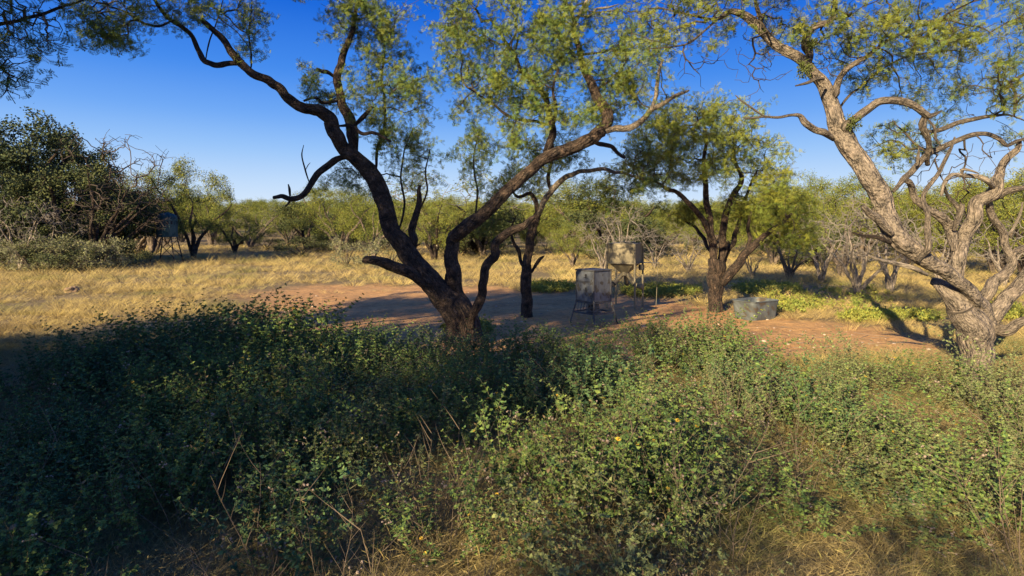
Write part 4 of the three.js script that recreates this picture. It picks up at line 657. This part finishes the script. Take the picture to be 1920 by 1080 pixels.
{
  const rng = rnd(808), straw = [0.58, 0.455, 0.155], tan = [0.46, 0.345, 0.135], green = [0.22, 0.24, 0.06], brown = [0.23, 0.185, 0.10], mix = (a, b, t, j) => a.map((v, i) => (v * (1 - t) + b[i] * t) * j);
  const far = [], near = [], forb = [];
  for (let i = 0; i < 17000; i++) {
    const py = 461 + 235 * rng() ** 1.25, d = EYE * F / (py - HZ), px = -120 + 2160 * rng(), x = (px - 960) * d / F, z = -d, dt = dirtAt(x, z), patch = fbm(x * 0.3, z * 0.3, 9, 3);
    if (rng() < dt * 0.975 || (dt > 0.03 && rng() < 0.45) || patch < -0.12 && rng() < 0.6) continue;
    const g = smooth(-0.02, 0.36, fbm(x * 0.33, z * 0.33, 21, 4)), s = Math.min(2.6, Math.max(0.75, d / 17)) * (0.65 + 0.6 * rng());
    far.push([x, z, s, s * (0.4 + 0.55 * rng() + 0.35 * smooth(0, 0.4, patch)) * (d > 30 ? 0.75 : 0.85), rng() * 6.28, mix(mix(straw, tan, Math.min(1, rng() * 0.6 + smooth(-0.1, 0.4, fbm(x * 0.5, z * 0.5, 61, 3))), 1), green, g * 0.75, 0.75 + 0.5 * rng())]);
  }
  for (let i = 0; i < 9500; i++) {
    const d = Math.sqrt(2.0 ** 2 + rng() * (11.5 ** 2 - 2.0 ** 2)), x = (rng() * 2 - 1) * d * 0.98, z = -d, px = toPix(x, z)[0]; if (rng() < dirtAt(x, z) * 1.1) continue;
    const t = rng(), g = smooth(-0.1, 0.4, nz(x * 0.8, z * 0.8, 31)), bright = 0.8;
    near.push([x, z, 0.75 + 0.5 * rng(), (0.35 + 0.5 * rng()) * (d < 4.6 ? 1.15 : 0.85), rng() * 6.28, mix(mix(brown, straw, t * bright, 1), green, Math.min(1, g * 0.75 * (px > 1250 ? 1.3 : 1)), 0.75 + 0.4 * rng())]);
  }
  for (const [px, py, rx, ry, n] of [[1030, 541, 45, 7, 130], [1240, 549, 70, 8, 260], [1660, 599, 90, 7, 90], [1480, 575, 60, 16, 50], [1560, 560, 120, 20, 60], [1440, 545, 60, 10, 160], [880, 615, 40, 10, 60], [1860, 590, 60, 15, 120]]) for (let k = 0; k < n; k++) { const a = rng() * 6.28, r = Math.sqrt(rng()), X = px + Math.cos(a) * r * rx, Y = py + Math.sin(a) * r * ry, d = EYE * F / (Y - HZ); const s = 0.7 + 0.6 * rng(); forb.push([(X - 960) * d / F, -d, s, s, rng() * 6.28, mix([0.17, 0.23, 0.04], [0.34, 0.33, 0.05], rng(), 1)]); }
  const half = (l, k) => l.filter((_, i) => i % 2 === k);
  const gFar = [tuft(301, 34, 0.42, 0.006, 0.2, 0.5), tuft(302, 30, 0.36, 0.007, 0.22, 0.8)], gNear = [tuft(303, 36, 0.48, 0.0036, 0.16, 0.9), tuft(304, 21, 0.62, 0.003, 0.14, 0.8, 2)];
  for (const k of [0, 1]) { scatter('meadow_grass' + (k ? '_001' : ''), gFar[k], M.blade, half(far, k), k ? 'short leaning golden dry grass across the sunny meadow' : 'golden dry grass standing across the sunny meadow', 'grass'); scatter('understory_grass' + (k ? '_001' : ''), gNear[k], M.blade, half(near, k), k ? 'fine brown grass with wispy seed tops among the weeds' : 'brown dry grass among the foreground weeds', 'grass'); }
  const gf = new GB(), r2 = rnd(44); for (let k = 0; k < 15; k++) leafClump(gf, V((r2() - 0.5) * 0.34, 0.03 + 0.16 * r2(), (r2() - 0.5) * 0.34), V(0, 0.6, 0), r2, 5, 0.06, 0.24, [1, 1, 1], 0.05);
  const fg = gf.build(); fg.deleteAttribute('color');
  scatter('green_forbs', fg, M.blade, forb, 'low bright yellow-green plants along the edges of the dirt clearing', 'ground cover');
  console.log('grass', far.length, near.length, forb.length);
}
// ---------------------------------------------------------------- feeders, tank, blind, rock
const noiseTex = (base, amp, f, spots) => texture(256, 256, (u, v) => { const a = tfbm(u, v, f, f, 5, 5), b = tfbm(u, v, f * 5, f * 2, 9, 3), sp = spots ? smooth(0.6, 0.72, tfbm(u, v, f * 2, f * 2, 61, 4)) : 0; return base.map((c, i) => Math.max(0, Math.min(255, (c * (1 + amp * ((a - 0.5) * 1.6 + (b - 0.5) * 0.7))) * (1 - sp) + sp * (spots?.[i] ?? 0)))); });
const paintTan = std({ map: noiseTex([146, 136, 108], 0.14, 6), roughness: 0.6, metalness: 0.1 });
const paintPost = std({ map: noiseTex([138, 130, 106], 0.2, 6), roughness: 0.6, metalness: 0.1 });
const galv = std({ map: noiseTex([112, 117, 120], 0.3, 4, [86, 82, 74]), roughness: 0.55, metalness: 0.35 });
const galvDark = std({ map: noiseTex([96, 98, 98], 0.4, 7, [70, 56, 44]), roughness: 0.65, metalness: 0.35 });
const blindGreen = std({ map: noiseTex([34, 68, 66], 0.35, 5, [70, 96, 86]), roughness: 0.7 });
const blackM = std({ color: new THREE.Color().setRGB(0.02, 0.02, 0.02), roughness: 0.7 });
const bx = (w, h, d, x = 0, y = 0, z = 0, r = 0.006) => { const g = new RoundedBoxGeometry(w, h, d, 1, Math.min(r, w / 3, h / 3, d / 3)); g.translate(x, y, z); return g; };
const bar = (a, b, r, n = 6) => { const gb = new GB(); tube(gb, [{ p: V(...a), r }, { p: V(...b), r }], n); return gb.build(); };
const pipe = (pts, r, n = 12) => { const gb = new GB(); tube(gb, new THREE.CatmullRomCurve3(pts.map(p => V(...p)), false, 'centripetal').getPoints(pts.length * 4).map(p => ({ p, r })), n); return gb.build(); };
const frustum = (s0, y0, s1, y1) => { const c = [[-1, -1], [1, -1], [1, 1], [-1, 1]], pos = []; const q = (s, y, k) => [c[k % 4][0] * s, y, c[k % 4][1] * s]; for (let k = 0; k < 4; k++) { const a = q(s0, y0, k), b = q(s0, y0, k + 1), d = q(s1, y1, k), e = q(s1, y1, k + 1); pos.push(...a, ...d, ...b, ...b, ...d, ...e); } const g = new THREE.BufferGeometry(); g.setAttribute('position', new THREE.Float32BufferAttribute(pos, 3)); const uv = []; for (let i = 0; i < pos.length / 3; i++) uv.push((pos[i * 3] + pos[i * 3 + 2]) / 1.2, pos[i * 3 + 1] / 1.2); g.setAttribute('uv', new THREE.Float32BufferAttribute(uv, 2)); g.computeVertexNormals(); return g; };
{ // hopper feeder
  const t = thing('hopper_feeder', ground(1172, 17.1), 'tan steel hopper feeder on tall thin legs with downward feed tubes', 'feeder'); t.rotation.y = -28 * Math.PI / 180;
  const s = 0.39, y0 = 1.32, y1 = 1.84;
  part(t, 'hopper_bin', frustum(s, y0, s * 0.97, y1), paintTan);
  part(t, 'funnel', frustum(0.1, 1.0, s, y0), paintTan);
  const lid = part(t, 'lid', bx(2 * s, 0.03, 2 * s, 0, y1 + 0.012, 0), paintTan); part(lid, 'hatch', bx(0.34, 0.04, 0.34, 0.08, y1 + 0.045, 0), paintPost); part(lid, 'handle', pipe([[-0.02, y1 + 0.06, 0.05], [-0.02, y1 + 0.1, 0.05], [0.16, y1 + 0.1, 0.05], [0.16, y1 + 0.06, 0.05]], 0.01, 6), paintPost);
  for (const [a, b] of [[-1, -1], [1, -1], [1, 1], [-1, 1]]) { part(t, 'leg', bx(0.05, y1 + 0.03, 0.05, a * (s + 0.02), (y1 + 0.03) / 2 - 0.02, b * (s + 0.02)), paintPost); }
  for (const k of [-1, 1]) { part(t, 'rim_rail', bx(2 * s + 0.08, 0.04, 0.03, 0, y0 - 0.02, k * (s + 0.03)), paintPost); part(t, 'rim_rail', bx(0.03, 0.04, 2 * s - 0.02, k * (s + 0.03), y0 - 0.02, 0), paintPost); part(t, 'corner_seam', bx(0.02, y1 - y0, 0.02, k * (s * 0.985 + 0.004), (y0 + y1) / 2, s * 0.985 + 0.004), paintPost); }
  part(t, 'throat', new THREE.CylinderGeometry(0.13, 0.13, 0.1, 14).translate(0, 0.98, 0), paintTan);
  for (const a of [0.35, 0.35 + 2.09, 0.35 + 4.19]) { const c = Math.cos(a), n = Math.sin(a), tb = part(t, 'feed_tube', pipe([[c * 0.05, 1.0, n * 0.05], [c * 0.2, 0.84, n * 0.2], [c * 0.36, 0.68, n * 0.36], [c * 0.5, 0.64, n * 0.5]], 0.065), paintTan); part(tb, 'tube_mouth', pipe([[c * 0.5, 0.64, n * 0.5], [c * 0.62, 0.645, n * 0.62]], 0.074), paintPost); part(tb, 'clamp', pipe([[c * 0.34, 0.70, n * 0.34], [c * 0.37, 0.675, n * 0.37]], 0.073), blackM); }
  part(t, 'side_shelf', bx(0.5, 0.025, 0.16, s + 0.3, y0 - 0.02, -0.2), paintPost); part(t, 'shelf_prop', bar([s + 0.52, y0 - 0.02, -0.2], [s + 0.46, 0, -0.2], 0.008), paintPost);
  part(t, 'control_box', bx(0.14, 0.16, 0.1, s + 0.1, y0 - 0.14, 0.02), blackM);
}
{ // box feeder
  const t = thing('box_feeder', ground(1113, 14.4), 'weathered grey metal box feeder on short splayed legs before the hopper feeder', 'feeder'); t.rotation.y = -52 * Math.PI / 180;
  const s = 0.3, y0 = 0.54, y1 = 1.28;
  part(t, 'bin', bx(2 * s, y1 - y0, 2 * s, 0, (y0 + y1) / 2, 0, 0.02), galv);
  part(t, 'lid', bx(2 * s + 0.04, 0.035, 2 * s + 0.04, 0, y1 + 0.02, 0), galvDark);
  for (const [a, b] of [[-1, -1], [1, -1], [1, 1], [-1, 1]]) { part(t, 'corner_strip', bx(0.035, y1 - y0 - 0.02, 0.035, a * (s - 0.008), (y0 + y1) / 2, b * (s - 0.008)), galvDark); part(t, 'leg', bar([a * (s - 0.01), y0 + 0.03, b * (s - 0.01)], [a * (s + 0.11), -0.03, b * (s + 0.11)], 0.026, 4), galvDark); }
  for (const k of [-1, 1]) { part(t, 'base_rail', bx(2 * s + 0.04, 0.04, 0.03, 0, y0 - 0.02, k * s), galvDark); part(t, 'base_rail', bx(0.03, 0.04, 2 * s - 0.04, k * s, y0 - 0.02, 0), galvDark); part(t, 'cross_rail', bx(2 * s + 0.12, 0.035, 0.03, 0, 0.27, k * (s + 0.06)), galvDark); part(t, 'cross_rail', bx(0.03, 0.035, 2 * s + 0.08, k * (s + 0.06), 0.27, 0), galvDark); }
  part(t, 'band', bx(2 * s + 0.012, 0.05, 0.012, 0, y0 + 0.48, s + 0.004), galvDark);
  for (const y of [y0 + 0.62, y0 + 0.3]) { const l = part(t, 'latch', bx(0.035, 0.1, 0.02, 0.04, y, s + 0.01), blackM); part(l, 'latch_pin', bx(0.07, 0.018, 0.014, 0.02, y - 0.03, s + 0.024), galvDark); }
  part(t, 'spinner_housing', new THREE.CylinderGeometry(0.12, 0.16, 0.26, 14).translate(0, 0.4, 0), galvDark); part(t, 'spinner_plate', new THREE.CylinderGeometry(0.18, 0.18, 0.02, 18).translate(0, 0.25, 0), galvDark);
  for (let k = 0; k < 5; k++) { part(t, 'guard_wire', bar([-s + 0.1 + k * 0.1, 0.28, s + 0.06], [-s + 0.1 + k * 0.1, y0 - 0.02, s], 0.006, 4), galvDark); part(t, 'guard_wire', bar([-s - 0.06, 0.28, -s + 0.1 + k * 0.1], [-s, y0 - 0.02, -s + 0.1 + k * 0.1], 0.006, 4), galvDark); }
}
{ // stock tank
  const t = thing('stock_tank', ground(1416, 15.0), 'small grey galvanized stock tank beside the leafy mesquite trunk', 'tank'); t.rotation.y = 0.5;
  const sh = (w, d, r) => { const s = new THREE.Shape(); s.moveTo(-w + r, -d); s.lineTo(w - r, -d); s.absarc(w - r, -d + r, r, -Math.PI / 2, 0); s.lineTo(w, d - r); s.absarc(w - r, d - r, r, 0, Math.PI / 2); s.lineTo(-w + r, d); s.absarc(-w + r, d - r, r, Math.PI / 2, Math.PI); s.lineTo(-w, -d + r); s.absarc(-w + r, -d + r, r, Math.PI, Math.PI * 1.5); return s.getPoints(8); };
  const h = 0.46, rows = [[0.45, 0.31, -0.02], [0.47, 0.33, 0.16], [0.488, 0.348, 0.34], [0.505, 0.365, h], [0.485, 0.345, h], [0.46, 0.32, 0.3], [0.44, 0.3, 0.06]], gb = new GB(); let prev = null, n = 0;
  for (const [w, d, y] of rows) { const p = sh(w, d, 0.13); n = p.length; let run = 0; const row = p.map((q, k) => { if (k) run += q.distanceTo(p[k - 1]); return gb.v(V(q.x, y, -q.y), run * 0.9, y * 0.9); }); if (prev) for (let k = 0; k < n; k++) { const a = prev[k], b = prev[(k + 1) % n], c = row[k], e = row[(k + 1) % n]; gb.i.push(a, b, c, b, e, c); } prev = row; }
  { const c = gb.v(V(0, 0.06, 0)); for (let k = 0; k < n; k++) gb.i.push(prev[k], prev[(k + 1) % n], c); }
  const zinc = std({ map: noiseTex([100, 107, 107], 0.35, 4, [92, 84, 72]), roughness: 0.6, metalness: 0.25 });
  part(t, 'tank_wall', gb.build(), zinc);
  const rim = sh(0.505, 0.365, 0.13).map(q => V(q.x, h, -q.y)); const cr = new THREE.CatmullRomCurve3(rim, true); part(t, 'rim', new THREE.TubeGeometry(cr, 80, 0.016, 6, true), zinc);
  const water = new THREE.Shape(sh(0.455, 0.315, 0.11)); part(t, 'water', new THREE.ShapeGeometry(water).rotateX(-Math.PI / 2).translate(0, 0.3, 0), std({ color: new THREE.Color().setRGB(0.02, 0.03, 0.025), roughness: 0.08 }));
}
{ // hunting blind
  const t = thing('hunting_blind', ground(313, 37), 'dark green domed hunting blind on short legs under the meadow trees', 'blind'); t.rotation.y = 0.15;
  const y0 = 1.66, w = 0.6, prof = [[0.001, y0], [w, y0], [w, y0 + 0.05], [w, y0 + 1.05], [w * 0.97, y0 + 1.22], [w * 0.85, y0 + 1.36], [w * 0.6, y0 + 1.47], [w * 0.3, y0 + 1.51], [0.001, y0 + 1.52]].map(([x, y]) => new THREE.Vector2(x, y));
  part(t, 'shell', new THREE.LatheGeometry(prof, 10).toNonIndexed(), blindGreen).geometry.computeVertexNormals();
  for (let k = 0; k < 5; k++) { const a = (k * 2 + 1) / 10 * 6.283 + 0.0, win = part(t, 'window', bx(0.34, 0.2, 0.02), blackM); win.position.set(Math.sin(a) * w * 0.957, y0 + 0.9, Math.cos(a) * w * 0.957); win.rotation.y = a; const fr = part(win, 'window_frame', bx(0.4, 0.03, 0.04, 0, 0.11, 0), blindGreen); }
  part(t, 'roof_cap', new THREE.CylinderGeometry(0.12, 0.16, 0.08, 10).translate(0, y0 + 1.54, 0), blindGreen);
  for (const [a, b] of [[-1, -1], [1, -1], [1, 1], [-1, 1]]) part(t, 'leg', bar([a * 0.42, y0 + 0.02, b * 0.42], [a * 0.72, -0.05, b * 0.72], 0.035, 5), blackM);
  for (const k of [-1, 1]) { part(t, 'brace', bar([-0.62, 0.4, k * 0.62], [0.48, y0 - 0.1, k * 0.48], 0.02, 4), blackM); part(t, 'brace', bar([0.62, 0.4, k * 0.62], [-0.48, y0 - 0.1, k * 0.48], 0.02, 4), blackM); }
}
{ // rock on the meadow
  const g = new THREE.IcosahedronGeometry(0.19, 4), a = g.attributes.position; for (let k = 0; k < a.count; k++) { const v = V(a.getX(k), a.getY(k), a.getZ(k)), s = 1 + 0.7 * nz(v.x * 4, v.y * 4, v.z * 4) + 0.25 * nz(v.x * 11, v.y * 11, v.z * 11); a.setXYZ(k, v.x * s * 1.25, v.y * s * 0.75, v.z * s); } g.computeVertexNormals();
  const r = new THREE.Mesh(g, std({ map: noiseTex([158, 132, 102], 0.35, 6), roughness: 1 })); r.name = 'rock'; r.castShadow = r.receiveShadow = true; r.position.copy(ground(134, 20.6)); r.position.y += 0.08; scene.add(r); tag(r, 'small tan rock lying in the golden meadow grass', 'rock');
}
{ // pebbles on the dirt
  const rng = rnd(99), gb = new GB();
  for (let i = 0; i < 900; i++) {
    const py = 528 + 170 * rng(), px = 380 + 1440 * rng(), d = EYE * F / (py - HZ), x = (px - 960) * d / F; if (dirtAt(x, -d) < 0.6) continue;
    const r = 0.012 + 0.035 * rng() ** 4, c = onGround(x, -d), b = gb.n, k = 0.3 + 0.35 * rng(), col = [k, k * 0.8, k * 0.6];
    const g = new THREE.IcosahedronGeometry(r, 0), a = g.attributes.position, sy = 0.5 + 0.3 * rng(), sx = 0.8 + 0.6 * rng(); for (let q = 0; q < a.count; q++) { gb.v(V(c.x + a.getX(q) * sx, c.y + a.getY(q) * sy, c.z + a.getZ(q)), 0, 0, col); gb.i.push(b + q); }
  }
  const m = new THREE.Mesh(gb.build(), std({ vertexColors: true })); m.name = 'pebbles'; m.castShadow = m.receiveShadow = true; scene.add(m); tag(m, 'small scattered pebbles and clods on the bare dirt', 'pebbles', null, 'stuff');
}
{ // twigs dropped on the dirt
  const rng = rnd(131), gb = new GB();
  for (let i = 0; i < 260; i++) {
    const py = 535 + 150 * rng(), px = 420 + 1380 * rng(), d = EYE * F / (py - HZ), x = (px - 960) * d / F; if (dirtAt(x, -d) < 0.4) continue;
    let a = rng() * 6.28, p = onGround(x, -d).add(V(0, 0.008, 0)); const pts = [], r = 0.003 + 0.006 * rng(), L = 0.06 + 0.2 * rng() ** 2;
    for (let k = 0; k < 4; k++) { pts.push({ p: p.clone(), r: r * (1 - 0.2 * k) }); a += (rng() - 0.5) * 0.9; p = onGround(p.x + Math.cos(a) * L, p.z + Math.sin(a) * L).add(V(0, 0.008, 0)); }
    tube(gb, pts, 3);
  }
  const m = new THREE.Mesh(gb.build(), M.twigGrey); m.name = 'fallen_twigs'; m.castShadow = m.receiveShadow = true; scene.add(m); tag(m, 'small dry twigs scattered over the bare dirt clearing', 'twigs', null, 'stuff');
}
renderer.render(scene, camera);
